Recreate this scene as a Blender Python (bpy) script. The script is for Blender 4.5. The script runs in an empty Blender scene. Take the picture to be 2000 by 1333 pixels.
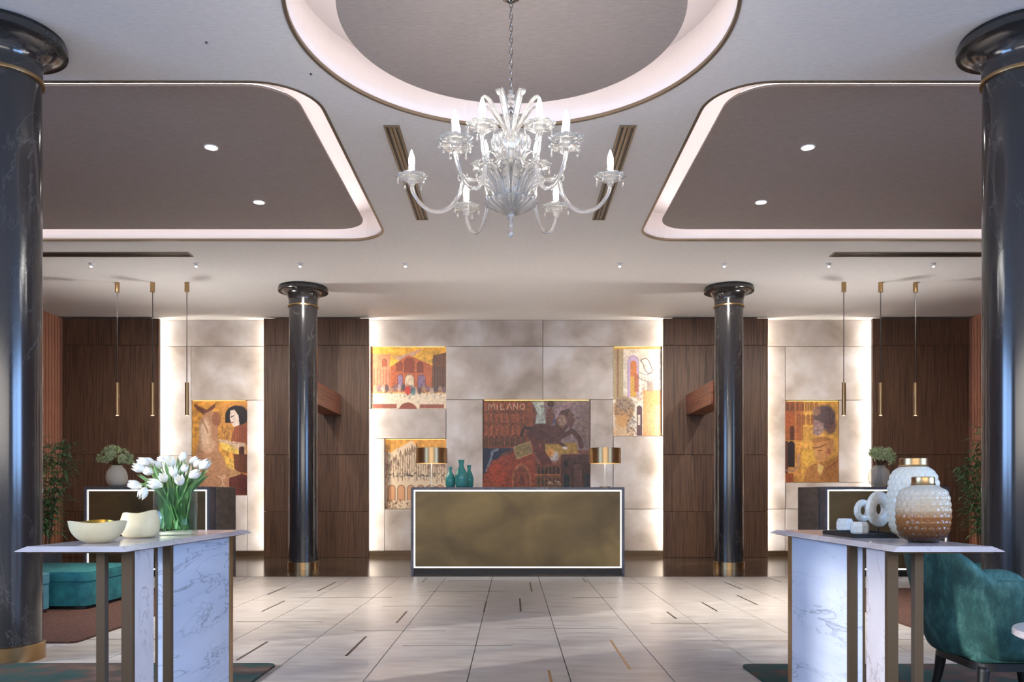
import bpy, bmesh, math, random
import numpy as np
from mathutils import Vector, Matrix
random.seed(7)
C = bpy.context.scene.collection
PI = math.pi
# ------------------------------------------------------------------ camera, world, lights, exposure
F = 1590.0; CZ = 1.05; VX = 1001.0; VY = 965.0
cd = bpy.data.cameras.new('camera'); cam = bpy.data.objects.new('camera', cd); C.objects.link(cam)
cam.location = (0, 0, CZ); cam.rotation_euler = (PI/2, 0, 0)
cd.sensor_width = 36; cd.lens = F/2000*36; cd.shift_x = -(VX-1000)/2000; cd.shift_y = (VY-666.5)/2000
cd.clip_start = .05
bpy.context.scene.camera = cam
vs = bpy.context.scene.view_settings
vs.view_transform = 'Standard'; vs.look = 'None'; vs.gamma = 1; vs.exposure = 1.3; vs.use_curve_mapping = False
w = bpy.data.worlds.new('sky'); bpy.context.scene.world = w; w.use_nodes = True
w.node_tree.nodes['Background'].inputs[0].default_value = (.45, .65, 1, 1)
w.node_tree.nodes['Background'].inputs[1].default_value = 1.5

def light(kind, name, loc, energy, color, rot=(0, 0, 0), **kw):
    d = bpy.data.lights.new(name, kind); d.energy = energy; d.color = color
    for k, v in kw.items(): setattr(d, k, v)
    o = bpy.data.objects.new(name, d); C.objects.link(o); o.location = loc; o.rotation_euler = rot
    return o
def aim(o, tgt):
    o.rotation_euler = (Vector(tgt)-o.location).to_track_quat('-Z', 'Y').to_euler()
DAY = (.29, .53, 1.0)
sun = light('SUN', 'sun', (-12, -4, 7), 1.7, (1, .96, .9), angle=.03)
aim(sun, (-12+.80, -4+.46, 7-.25))
for nm, sx in (('daylight_left', -1), ('daylight_right', 1)):      # daylight through the side windows
    o = light('AREA', nm, (sx*7.25+.05, -.4, 2.2), 205, DAY, shape='RECTANGLE', size=2.6, size_y=6.2)
    o.data.size = 6.2; o.data.size_y = 2.6
    o.rotation_euler = (PI/2-.35, 0, PI/2 if sx > 0 else -PI/2); o.data.spread = 2.5
o = light('AREA', 'daylight_front', (0, -4.8, 2.0), 105, (1, .92, .82), shape='RECTANGLE', size=9.0, size_y=2.8)
o.rotation_euler = (PI/2-.45, 0, 0); o.data.spread = 2.3
for nm, x, y, e in (('ceiling_fill_left', -4.7, 11.35, 105), ('ceiling_fill_middle', .07, 11.5, 34), ('ceiling_fill_right', 4.75, 11.35, 105)):   # unseen fill spots added behind the desks to brighten the ceiling
    o = light('SPOT', nm, (x, y, .95), e, (1, .97, .93), spot_size=2.3, spot_blend=1.0, shadow_soft_size=.1); aim(o, (x*.9, y-1.3, 3.9))
# ------------------------------------------------------------------ helpers
def s2l(c):
    c = np.asarray(c, float)/255.0
    return np.where(c <= .04045, c/12.92, ((c+.055)/1.055)**2.4)
def srgb(*c): return tuple(s2l(c)) + (1.0,)

def tag(o, label=None, cat=None, group=None, kind=None):
    if label: o['label'] = label
    if cat: o['category'] = cat
    if group: o['group'] = group
    if kind: o['kind'] = kind
    return o
def empty(name, loc=(0, 0, 0), rz=0, label=None, cat=None, group=None, kind=None):
    o = bpy.data.objects.new(name, None); C.objects.link(o); o.location = loc; o.rotation_euler = (0, 0, rz)
    o.empty_display_size = .1
    return tag(o, label, cat, group, kind)
class MB:
    def __init__(s): s.bm = bmesh.new()
    def box(s, x0, x1, y0, y1, z0, z1, bev=0, seg=1):
        r = bmesh.ops.create_cube(s.bm, size=1)
        for v in r['verts']:
            v.co = Vector(((x0+x1)/2+v.co.x*abs(x1-x0), (y0+y1)/2+v.co.y*abs(y1-y0), (z0+z1)/2+v.co.z*abs(z1-z0)))
        if bev:
            es = list({e for v in r['verts'] for e in v.link_edges})
            bmesh.ops.bevel(s.bm, geom=es, offset=bev, segments=seg, profile=.5, affect='EDGES')
        return s
    def lathe(s, prof, n=32, cx=0, cy=0, fn=None, a0=0):
        """prof: list of (r, z); fn(r, a, z)->r"""
        rings = []
        for r, z in prof:
            if r < 1e-6: rings.append([s.bm.verts.new((cx, cy, z))])
            else:
                row = []
                for i in range(n):
                    a = a0+2*PI*i/n; rr = fn(r, a, z) if fn else r
                    if isinstance(rr, tuple): row.append(s.bm.verts.new((cx+rr[0]*math.cos(a), cy+rr[0]*math.sin(a), rr[1])))
                    else: row.append(s.bm.verts.new((cx+rr*math.cos(a), cy+rr*math.sin(a), z)))
                rings.append(row)
        for A, B in zip(rings, rings[1:]):
            for i in range(n):
                j = (i+1) % n
                if len(A) == 1 and len(B) == 1: continue
                if len(A) == 1: s.bm.faces.new((A[0], B[j], B[i]))
                elif len(B) == 1: s.bm.faces.new((A[i], A[j], B[0]))
                else: s.bm.faces.new((A[i], A[j], B[j], B[i]))
        return s
    def tube(s, pts, r, n=8, cap=True):
        pts = [Vector(p) for p in pts]; rs = r if isinstance(r, (list, tuple)) else [r]*len(pts)
        rings = []; up = Vector((0, 0, 1))
        prev = None
        for i, p in enumerate(pts):
            t = (pts[min(i+1, len(pts)-1)]-pts[max(i-1, 0)]).normalized()
            if prev is None:
                a = t.cross(up)
                if a.length < 1e-3: a = t.cross(Vector((1, 0, 0)))
                a.normalize()
            else:
                a = prev-t*prev.dot(t)
                if a.length < 1e-5: a = t.cross(up)
                a.normalize()
            prev = a; b = t.cross(a)
            rings.append([s.bm.verts.new(p+(a*math.cos(2*PI*k/n)+b*math.sin(2*PI*k/n))*rs[i]) for k in range(n)])
        for A, B in zip(rings, rings[1:]):
            for k in range(n):
                s.bm.faces.new((A[k], A[(k+1) % n], B[(k+1) % n], B[k]))
        if cap:
            s.bm.faces.new(rings[0]); s.bm.faces.new(rings[-1][::-1])
        return s
    def prism(s, poly, z0, z1):
        a = [s.bm.verts.new((x, y, z0)) for x, y in poly]; b = [s.bm.verts.new((x, y, z1)) for x, y in poly]
        s.bm.faces.new(a[::-1]); s.bm.faces.new(b)
        n = len(a)
        for i in range(n): s.bm.faces.new((a[i], a[(i+1) % n], b[(i+1) % n], b[i]))
        return s
    def quad(s, *p):
        s.bm.faces.new([s.bm.verts.new(q) for q in p]); return s
    def xf(s, M):
        bmesh.ops.transform(s.bm, matrix=M, verts=s.bm.verts); return s
    def build(s, name, mat, parent=None, smooth=False, sub=0, loc=None, flat_angle=None, nrm=True):
        if nrm: bmesh.ops.recalc_face_normals(s.bm, faces=s.bm.faces)
        me = bpy.data.meshes.new(name); s.bm.to_mesh(me); s.bm.free()
        if smooth: me.polygons.foreach_set('use_smooth', [True]*len(me.polygons))
        if mat: me.materials.append(mat)
        o = bpy.data.objects.new(name, me); C.objects.link(o)
        if smooth == 'auto' or flat_angle:
            try: me.set_sharp_from_angle(angle=math.radians(flat_angle or 35))
            except Exception: pass
        if sub:
            m = o.modifiers.new('sub', 'SUBSURF'); m.levels = sub; m.render_levels = sub
        if parent: o.parent = parent
        if loc: o.location = loc
        return o
def copy_tree(o, parent=None):
    c = o.copy(); C.objects.link(c); c.parent = parent
    for ch in list(o.children): copy_tree(ch, c)
    return c
def spline(pts, n=6):
    P = [Vector(p) for p in pts]; out = []
    for i in range(len(P)-1):
        p0 = P[max(i-1, 0)]; p1 = P[i]; p2 = P[i+1]; p3 = P[min(i+2, len(P)-1)]
        for k in range(n):
            t = k/n
            out.append(.5*((2*p1)+(p2-p0)*t+(2*p0-5*p1+4*p2-p3)*t*t+(3*p1-p0-3*p2+p3)*t**3))
    out.append(P[-1]); return out
# ------------------------------------------------------------------ materials
def mat(name, col, rough=.5, metal=0, **kw):
    m = bpy.data.materials.new(name); m.use_nodes = True
    b = m.node_tree.nodes['Principled BSDF']
    b.inputs['Base Color'].default_value = col if len(col) == 4 else (*col, 1)
    b.inputs['Roughness'].default_value = rough; b.inputs['Metallic'].default_value = metal
    for k, v in kw.items(): b.inputs[k].default_value = v
    return m
def nodes(m): return m.node_tree.nodes, m.node_tree.links, m.node_tree.nodes['Principled BSDF']
def ramp(N, stops):
    r = N.new('ShaderNodeValToRGB'); e = r.color_ramp.elements
    e[0].position, e[0].color = stops[0]; e[1].position, e[1].color = stops[-1]
    for p, c in stops[1:-1]:
        q = e.new(p); q.color = c
    return r
def tex(name, scale_vec, stops, rough=.5, metal=0, noise=4, detail=6, dist=0, coord='Object', bump=0, rnd=0, rough_var=0, **kw):
    """noise-coloured material; scale_vec stretches the noise"""
    m = mat(name, stops[0][1], rough, metal, **kw); N, L, b = nodes(m)
    tc = N.new('ShaderNodeTexCoord'); mp = N.new('ShaderNodeMapping'); nz = N.new('ShaderNodeTexNoise')
    mp.inputs['Scale'].default_value = scale_vec
    L.new(tc.outputs[coord], mp.inputs[0])
    if rnd:
        oi = N.new('ShaderNodeObjectInfo'); mu = N.new('ShaderNodeMath'); mu.operation = 'MULTIPLY'; mu.inputs[1].default_value = 30
        cx = N.new('ShaderNodeCombineXYZ'); L.new(oi.outputs['Random'], mu.inputs[0])
        for i in range(3): L.new(mu.outputs[0], cx.inputs[i])
        L.new(cx.outputs[0], mp.inputs['Location'])
    nz.inputs['Scale'].default_value = noise; nz.inputs['Detail'].default_value = detail; nz.inputs['Distortion'].default_value = dist
    L.new(mp.outputs[0], nz.inputs[0]); r = ramp(N, stops); L.new(nz.outputs[0], r.inputs[0])
    L.new(r.outputs[0], b.inputs['Base Color'])
    if bump:
        bp = N.new('ShaderNodeBump'); bp.inputs['Strength'].default_value = bump; bp.inputs['Distance'].default_value = .01
        L.new(nz.outputs[0], bp.inputs['Height']); L.new(bp.outputs[0], b.inputs['Normal'])
    if rough_var:
        mr = N.new('ShaderNodeMapRange'); mr.inputs['To Min'].default_value = max(0, rough-rough_var); mr.inputs['To Max'].default_value = rough+rough_var
        L.new(nz.outputs[0], mr.inputs[0]); L.new(mr.outputs[0], b.inputs['Roughness'])
    return m
def marble(name, base, base2, vein, scale=3, rough=.12, rot=(0, 0, 0), stretch=(1, 1, 1), width=.018, vein2=None, dens=1.0, **kw):
    m = mat(name, base, rough, **kw); N, L, b = nodes(m)
    tc = N.new('ShaderNodeTexCoord'); mp = N.new('ShaderNodeMapping'); mp.inputs['Rotation'].default_value = rot; mp.inputs['Scale'].default_value = stretch
    L.new(tc.outputs['Object'], mp.inputs[0])
    n1 = N.new('ShaderNodeTexNoise'); n1.inputs['Scale'].default_value = scale; n1.inputs['Detail'].default_value = 8; n1.inputs['Distortion'].default_value = 1.2
    n1.inputs['Roughness'].default_value = .6
    L.new(mp.outputs[0], n1.inputs[0])
    r = ramp(N, [(.5-width*3, (0, 0, 0, 1)), (.5, (dens,)*3+(1,)), (.5+width*3, (0, 0, 0, 1))]); L.new(n1.outputs[0], r.inputs[0])
    n2 = N.new('ShaderNodeTexNoise'); n2.inputs['Scale'].default_value = scale*.7; n2.inputs['Detail'].default_value = 4; L.new(mp.outputs[0], n2.inputs[0])
    r2 = ramp(N, [(.35, base), (.65, base2)]); L.new(n2.outputs[0], r2.inputs[0])
    n3 = N.new('ShaderNodeTexNoise'); n3.inputs['Scale'].default_value = scale*.45; L.new(mp.outputs[0], n3.inputs[0])
    r3 = ramp(N, [(.42, (0, 0, 0, 1)), (.6, (1, 1, 1, 1))]); L.new(n3.outputs[0], r3.inputs[0])
    mu = N.new('ShaderNodeMath'); mu.operation = 'MULTIPLY'; L.new(r.outputs[0], mu.inputs[0]); L.new(r3.outputs[0], mu.inputs[1])
    mx = N.new('ShaderNodeMix'); mx.data_type = 'RGBA'; L.new(mu.outputs[0], mx.inputs[0]); L.new(r2.outputs[0], mx.inputs[6]); mx.inputs[7].default_value = vein
    L.new(mx.outputs[2], b.inputs['Base Color'])
    return m
def emis(name, col, strength):
    m = bpy.data.materials.new(name); m.use_nodes = True; N = m.node_tree.nodes; N.clear()
    e = N.new('ShaderNodeEmission'); o = N.new('ShaderNodeOutputMaterial'); e.inputs[0].default_value = (*col, 1); e.inputs[1].default_value = strength
    m.node_tree.links.new(e.outputs[0], o.inputs[0]); return m
def thin_glass(name, col, base=.1, milk=0):
    m = bpy.data.materials.new(name); m.use_nodes = True; N = m.node_tree.nodes; L = m.node_tree.links; N.clear()
    o = N.new('ShaderNodeOutputMaterial'); t = N.new('ShaderNodeBsdfTransparent'); g = N.new('ShaderNodeBsdfGlossy'); x = N.new('ShaderNodeMixShader')
    t.inputs[0].default_value = col; g.inputs['Roughness'].default_value = .03; lw = N.new('ShaderNodeLayerWeight'); lw.inputs[0].default_value = .25
    mr = N.new('ShaderNodeMapRange'); mr.inputs['To Min'].default_value = base*.5; mr.inputs['To Max'].default_value = .85; L.new(lw.outputs['Facing'], mr.inputs[0])
    pw = N.new('ShaderNodeMath'); pw.operation = 'POWER'; pw.inputs[1].default_value = 2; L.new(mr.outputs[0], pw.inputs[0])
    L.new(pw.outputs[0], x.inputs[0]); L.new(t.outputs[0], x.inputs[1]); L.new(g.outputs[0], x.inputs[2]); last = x
    if milk:
        d = N.new('ShaderNodeBsdfDiffuse'); d.inputs[0].default_value = col; y = N.new('ShaderNodeMixShader'); y.inputs[0].default_value = milk
        L.new(x.outputs[0], y.inputs[1]); L.new(d.outputs[0], y.inputs[2]); last = y
    L.new(last.outputs[0], o.inputs[0]); return m
M = {}
M['plaster'] = tex('ceiling_plaster', (3, 14, 3), [(.3, srgb(212, 207, 204)), (.7, srgb(224, 220, 217))], .8, noise=6, bump=.08)
M['panel'] = tex('ceiling_panel_taupe', (3, 14, 3), [(.3, srgb(150, 138, 133)), (.7, srgb(163, 151, 146))], .8, noise=6, bump=.05)
M['cove'] = mat('cove_white', srgb(222, 214, 212), .7)
M['bronze'] = mat('bronze_trim', srgb(128, 112, 92), .35, .6)
M['brass'] = mat('brushed_brass', srgb(180, 148, 106), .3, 1)
M['brass_dark'] = mat('aged_brass', srgb(104, 86, 66), .4, .75)
M['wood'] = tex('walnut_veneer', (9, 9, .28), [(.25, srgb(54, 36, 25)), (.45, srgb(86, 60, 43)), (.58, srgb(106, 76, 54)), (.75, srgb(66, 45, 32))], .5, noise=5, detail=9, dist=.3, rnd=1, bump=.03)
M['wood_red'] = tex('red_rosewood', (9, 9, .3), [(.25, srgb(120, 76, 56)), (.5, srgb(190, 130, 100)), (.75, srgb(140, 90, 68))], .4, noise=5, detail=8)
M['beam'] = tex('striped_rosewood', (.3, .3, 14), [(.3, srgb(66, 38, 30)), (.5, srgb(150, 95, 75)), (.7, srgb(84, 48, 38))], .4, noise=3, detail=8, dist=.2)
M['stone'] = tex('limestone_panel', (1, 1, 1), [(.3, srgb(160, 146, 134)), (.5, srgb(192, 180, 172)), (.7, srgb(216, 210, 208))], .45, noise=1.8, detail=12, dist=.25, rnd=1)
M['tile'] = tex('floor_tile_stone', (1, 3.2, 1), [(.25, srgb(160, 150, 143)), (.5, srgb(184, 175, 167)), (.75, srgb(200, 193, 185))], .32, noise=4, detail=10, rnd=1, rough_var=.08)
M['grout'] = mat('grout_dark', srgb(60, 54, 50), .8)
M['darkfloor'] = marble('dark_brown_marble_floor', srgb(70, 56, 46), srgb(92, 76, 62), srgb(122, 104, 86), 1.6, .16)
M['inlay'] = mat('inlay_metal', srgb(70, 58, 46), .35, .7)
M['inlay_gold'] = mat('inlay_metal_gold', srgb(190, 150, 90), .3, .9)
M['column'] = marble('dark_grey_marble', srgb(37, 35, 37), srgb(55, 52, 50), srgb(135, 132, 132), 1.6, .16, stretch=(1, 1, .4), width=.0025, dens=.4, IOR=1.7)
M['slate'] = marble('slate_blue_stone', srgb(78, 78, 88), srgb(98, 97, 106), srgb(130, 128, 135), 4, .3)
M['brownstone'] = tex('brown_travertine', (1, 1, 3), [(.3, srgb(88, 80, 73)), (.6, srgb(120, 110, 101)), (.8, srgb(102, 93, 85))], .4, noise=4, detail=8, dist=.6)
M['antique'] = tex('antiqued_brass_sheet', (1, 1, 1.4), [(.25, srgb(86, 74, 56)), (.5, srgb(114, 98, 70)), (.75, srgb(146, 124, 84))], .42, .8, noise=1.3, detail=3, dist=.4, rough_var=.06)
M['led'] = emis('led_white', (1, .97, .95), 1.6)
M['led_cove'] = emis('led_cove', (1, .93, .93), 8)
M['led_wall'] = emis('led_wall_warm', (1, .93, .82), 26)
M['led_warm'] = emis('led_art_warm', (1, .62, .2), 2)
M['spot_on'] = emis('downlight_lens', (1, .95, .88), 25)
M['bulb'] = emis('candle_bulb', (1, .97, .92), 42)
M['black'] = mat('black_metal', srgb(22, 21, 21), .4)
M['blackwood'] = mat('black_lacquered_wood', srgb(14, 13, 14), .5)
M['marble_blue'] = marble('white_grey_marble', srgb(190, 198, 214), srgb(206, 212, 226), srgb(120, 124, 138), 3.0, .15, rot=(.35, 0, 0), stretch=(1, .5, 2.8), width=.006, dens=.7)
M['marble_pink'] = marble('rose_white_marble', srgb(205, 194, 192), srgb(218, 209, 207), srgb(150, 134, 132), 6, .15, rot=(.9, .3, 0), stretch=(2, 1, .6), width=.006, dens=.6)
M['marble_top'] = marble('pale_marble_top', srgb(205, 192, 190), srgb(220, 210, 209), srgb(165, 148, 146), 5, .12, width=.006, dens=.6)
M['velvet'] = tex('teal_velvet', (1.6, 1.6, .7), [(.3, srgb(22, 50, 48)), (.5, srgb(40, 84, 79)), (.68, srgb(86, 132, 124))], .75, noise=7, detail=14, dist=.15, bump=.1)
M['velvet'].node_tree.nodes['Noise Texture'].inputs['Roughness'].default_value = .72
M['velvet_dark'] = tex('petrol_velvet', (1, 1, 1), [(.3, srgb(20, 82, 88)), (.5, srgb(32, 108, 110)), (.7, srgb(44, 126, 124))], .8, noise=10, detail=9)
M['velvet_blue'] = tex('blue_grey_velvet', (1, 1, 1), [(.3, srgb(70, 118, 128)), (.7, srgb(88, 136, 144))], .8, noise=10, detail=9)
M['rug_brown'] = tex('brown_pile_rug', (2, 8, 4), [(.38, srgb(36, 20, 15)), (.5, srgb(98, 58, 40)), (.62, srgb(50, 28, 20))], .95, noise=12, detail=10, bump=.6)
M['rug_near'] = tex('teal_brown_pile_rug', (1, 1, 1), [(.3, srgb(24, 58, 52)), (.44, srgb(36, 66, 58)), (.56, srgb(82, 60, 48)), (.7, srgb(112, 88, 72))], .95, noise=3.6, detail=12, bump=.6)
M['cream'] = tex('cream_ceramic', (1, 1, 1), [(.3, srgb(212, 192, 146)), (.7, srgb(228, 210, 166))], .5, noise=6)
M['gold_in'] = mat('gold_glaze', srgb(170, 132, 56), .22, 1)
M['ceramic'] = tex('speckled_white_stone', (1, 1, 1), [(.3, srgb(208, 200, 184)), (.6, srgb(232, 226, 212))], .4, noise=60)
M['teal_glass'] = mat('teal_glass', srgb(96, 190, 182), .06, 0, **{'Transmission Weight': .5, 'IOR': 1.45})
M['glass'] = thin_glass('clear_glass', (.97, .97, .94, 1), .06, .2)
M['crystal'] = mat('crystal_glass', (1, .965, .90, 1), .03, 0, **{'Transmission Weight': .86, 'IOR': 1.5, 'Specular IOR Level': .8})
M['glass_green'] = thin_glass('green_tint_glass', srgb(236, 247, 241), .12)
M['glass_cream'] = thin_glass('milky_vase_glass', srgb(244, 236, 214), .08, .8)
M['chrome'] = mat('dark_chrome', srgb(185, 182, 178), .12, 1)
M['leaf'] = tex('leaf_green', (1, 1, 1), [(.3, srgb(56, 88, 50)), (.7, srgb(118, 152, 92))], .55, noise=9)
M['leaf_tulip'] = tex('tulip_leaf_green', (1, 1, 1), [(.3, srgb(58, 100, 48)), (.7, srgb(126, 162, 98))], .45, noise=8)
M['leaf_pale'] = tex('pale_blossom_green', (1, 1, 1), [(.3, srgb(140, 164, 104)), (.55, srgb(200, 210, 160)), (.8, srgb(236, 234, 208))], .7, noise=20)
M['stem'] = mat('flower_stem', srgb(122, 158, 84), .5)
M['twig'] = mat('brown_stem', srgb(84, 66, 44), .7)
M['petal'] = mat('white_petal', srgb(248, 244, 232), .5, **{'Subsurface Weight': .1})
M['pot'] = mat('charcoal_pot', srgb(62, 60, 58), .6)
M['white'] = mat('white_paint', srgb(225, 222, 218), .5)
M['wall'] = mat('wall_paint', srgb(170, 160, 155), .8)
M['soil'] = mat('soil', srgb(50, 38, 30), .95)
# ------------------------------------------------------------------ the room shell
XL, XR, YF, YB, ZC = -7.42, 7.53, -5.0, 13.68, 3.95
def rrect(x0, x1, y0, y1, r, n=10):
    pts = []
    for cx, cy, a in ((x1-r, y0+r, -PI/2), (x1-r, y1-r, 0), (x0+r, y1-r, PI/2), (x0+r, y0+r, PI)):
        for k in range(n+1):
            t = a+PI/2*k/n; pts.append((cx+r*math.cos(t), cy+r*math.sin(t)))
    return pts
def circ(cx, cy, r, n=96): return [(cx+r*math.cos(2*PI*k/n), cy+r*math.sin(2*PI*k/n)) for k in range(n)]
RC = (-.005, 5.06)
TL = (-6.6, -1.43, 5.727, 9.31); TR = (1.43, 6.6, 5.727, 9.31)
holes = [circ(*RC, 1.362), rrect(*TL, .42), rrect(*TR, .42)]
def flat_with_holes(outer, hs, z):
    bm = bmesh.new(); es = []
    for lp in [outer]+hs:
        v = [bm.verts.new((x, y, z)) for x, y in lp]
        es += [bm.edges.new((v[i], v[(i+1) % len(v)])) for i in range(len(v))]
    bmesh.ops.triangle_fill(bm, use_beauty=True, edges=es, normal=(0, 0, -1))
    for f in bm.faces:
        if f.normal.z > 0: f.normal_flip()
    m = MB(); m.bm.free(); m.bm = bm; return m
ceil = flat_with_holes([(XL-.1, YF-.1), (XR+.1, YF-.1), (XR+.1, YB+.1), (XL-.1, YB+.1)], holes, ZC).build('ceiling', M['plaster'], nrm=False)
tag(ceil, kind='structure', label='pale grey plaster ceiling with three recessed coves')
def ring_wall(lp, z0, z1, name, m, off=0):
    b = MB(); n = len(lp)
    lo = [b.bm.verts.new((x, y, z0)) for x, y in lp]; hi = [b.bm.verts.new((x, y, z1)) for x, y in lp]
    for i in range(n): b.bm.faces.new((lo[i], lo[(i+1) % n], hi[(i+1) % n], hi[i]))
    return b
def scaled(lp, cx, cy, d):      # push a loop outwards by d along its normals
    out = []; n = len(lp)
    for i in range(n):
        a = Vector(lp[i-1]); c = Vector(lp[(i+1) % n]); t = (c-a).normalized(); out.append((lp[i][0]+t.y*d, lp[i][1]-t.x*d))
    return out
for k, (lp, pan, zp, th) in enumerate(((circ(*RC, 1.362), circ(*RC, 1.07), ZC+.04, .04),
                                   (rrect(*TL, .42), rrect(TL[0]+.19, TL[1]-.19, TL[2]+.19, TL[3]-.19, .34), ZC+.065, .018),
                                   (rrect(*TR, .42), rrect(TR[0]+.19, TR[1]-.19, TR[2]+.19, TR[3]-.19, .34), ZC+.065, .018))):
    b = ring_wall(lp, ZC, ZC+.30, '', None)
    f = [b.bm.verts.new((x, y, ZC+.30)) for x, y in lp]; b.bm.faces.new(f)
    b.build('cove_recess', M['cove'], ceil, smooth=False)
    # bronze rim: thin ring hanging at the recess edge
    b = MB(); n = len(lp); lo2 = scaled(lp, 0, 0, .018); ins = scaled(lp, 0, 0, -.004)
    loops = [[b.bm.verts.new((x, y, z)) for x, y in l] for l, z in ((ins, ZC+.02 if k else ZC+.018), (ins, ZC-.006), (lo2, ZC-.006), (lo2, ZC+.002))]
    for A, B2 in zip(loops, loops[1:]):
        for i in range(n): b.bm.faces.new((A[i], A[(i+1) % n], B2[(i+1) % n], B2[i]))
    b.build('cove_rim', M['bronze'], ceil)
    MB().prism(pan, zp, zp+th).build('floating_panel', M['panel'], ceil)
    ins2 = scaled(pan, 0, 0, -.03); ins3 = scaled(pan, 0, 0, -.05)      # LED strip lying on the panel's upper edge
    b = MB(); n = len(pan)
    A = [b.bm.verts.new((x, y, zp+th+.004)) for x, y in ins2]; B2 = [b.bm.verts.new((x, y, zp+th+.004)) for x, y in ins3]
    A2 = [b.bm.verts.new((x, y, zp+th+.018)) for x, y in ins2]
    for i in range(n):
        b.bm.faces.new((A[i], A[(i+1) % n], A2[(i+1) % n], A2[i])); b.bm.faces.new((A[i], B2[i], B2[(i+1) % n], A[(i+1) % n]))
    b.build('led_strip', M['led_cove'], ceil)
# floor
YD = 10.30
floor = MB().box(XL-.1, XR+.1, YF-.1, YD-.006, -.12, -.012).build('floor', M['grout']); tag(floor, kind='structure', label='light stone tile floor with thin metal inlays')
d = MB().box(XL-.1, XR+.1, YD+.004, YB+.1, -.12, 0).build('dark_floor_border', M['darkfloor'], floor)
d['label'] = 'dark brown polished marble floor along the back wall'
MB().box(XL, XR, YD-.006, YD+.004, -.1, .001).build('threshold_strip', M['black'], floor)
TW, TLn = .58, 1.74
tb = MB().box(.003, TW-.003, .0006, TLn-.0006, -.012, 0).build('tile', M['tile'], floor)
first = True
x0 = -.254-12*TW-TW*.0
j = 0; cols = []
xx = -.254-13*TW
while xx < XR:
    off = (.0, .9, .35, 1.3)[j % 4]; yy = YD-.006-off
    seg = [(yy, YD-.006)] if off else []
    while yy > 1.0:
        seg.append((yy-TLn, yy)); yy -= TLn
    for a, b_ in seg:
        if xx+TW < XL: continue
        if first: t = tb; first = False
        else: t = tb.copy(); C.objects.link(t); t.parent = floor
        t.location = (xx, a, 0); t.scale = (1, (b_-a)/TLn, 1)
    j += 1; xx += TW
MB().box(XL, XR, YF, 1.0-TLn*1.0, -.012, 0).build('plain_floor_area', M['tile'], floor)
def fp(px, py):  # photo point lying on the floor
    s = (py-VY)/CZ; return ((px-VX)/s, F/s)
Z7 = lambda x, y: (440+x*.56, 1080+y*.56)
inl = [((1062, 103), (1069, 136)), ((1028, 160), (1030, 206)), ((909, 170), (903, 207)), ((633, 205), (597, 246)), ((491, 293), (421, 361)),
       ((147, 311), (40, 376)), ((383, 104), (322, 135)), ((211, 121), (147, 147)), ((206, 169), (128, 206)), ((703, 88), (687, 104)), ((1245, 88), (1258, 104)),
       ((1541, 207), (1572, 231)), ((1662, 174), (1716, 205)), ((1785, 150), (1857, 182)), ((1743, 103), (1800, 128)), ((1889, 88), (1940, 104)),
       ((1345, 306), (1410, 408)), ((1127, 411), (1138, 452)), ((80, 88), (40, 100))]
for i, (a, b_) in enumerate(inl):
    A = fp(*Z7(*a)); B_ = fp(*Z7(*b_)); xm = (A[0]+B_[0])/2
    MB().box(xm-.008, xm+.008, B_[1], A[1], -.006, .0012).build('floor_inlay', M['inlay_gold'] if i in (16, 17) else M['inlay'], floor)
for x0_, x1_, y_ in ((874, 989, 1135), (832, 986, 1156), (587, 765, 1168), (748, 922, 1185), (1118, 1207, 1168), (1185, 1283, 1140), (462, 630, 1215),
                     (692, 871, 1233), (787, 1002, 1262), (986, 1207, 1228), (1269, 1384, 1219), (1392, 1600, 1253), (160, 306, 1250), (1700, 1850, 1250)):
    A = fp(x0_, y_); B_ = fp(x1_, y_)
    MB().box(A[0], B_[0], A[1]-.004, A[1]+.004, -.006, .0012).build('floor_inlay', M['inlay'], floor)
# side walls with window openings towards the front (out of view, they let the daylight in)
def side_wall(name, x, out, n):
    b = MB(); x0, x1 = (x-.2, x) if out < 0 else (x, x+.2)
    wy0, wy1, wz0, wz1 = -3.6, 2.8, 1.3, 3.6
    b.box(x0, x1, YF, wy0, 0, ZC); b.box(x0, x1, wy1, YB, 0, ZC); b.box(x0, x1, wy0, wy1, 0, wz0); b.box(x0, x1, wy0, wy1, wz1, ZC); b.box(x0, x1, -1.3, -.1, wz0, wz1)  # last box: pier added between the openings to shape the sun patches
    o = b.build(name, M['wood_red']); tag(o, kind='structure')
    f = MB()
    for k in range(5):
        yy = wy0+(wy1-wy0)*k/4; f.box(x0+.05, x1-.05, yy-.03, yy+.03, wz0, wz1)
    f.box(x0+.05, x1-.05, wy0, wy1, wz0, wz0+.06); f.box(x0+.05, x1-.05, wy0, wy1, wz1-.06, wz1)
    tag(f.build('window_%d' % n, M['black'], None), kind='structure')
    sl = MB().box(0, .035, -.03, .03, 0, ZC-.03, .004).build('slat', M['wood_red'], o)
    for k in range(30):
        c = sl if k == 0 else sl.copy()
        if k: C.objects.link(c); c.parent = o
        c.location = (x+.001 if out < 0 else x-.036, YB-.33-k*.085, .01)
    return o
side_wall('wall_left', XL, -1, 1); side_wall('wall_right', XR, 1, 2)
b = MB(); b.box(XL-.2, XR+.2, YF-.2, YF, 0, ZC)
tag(b.build('wall_front', M['wall']), kind='structure')
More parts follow.
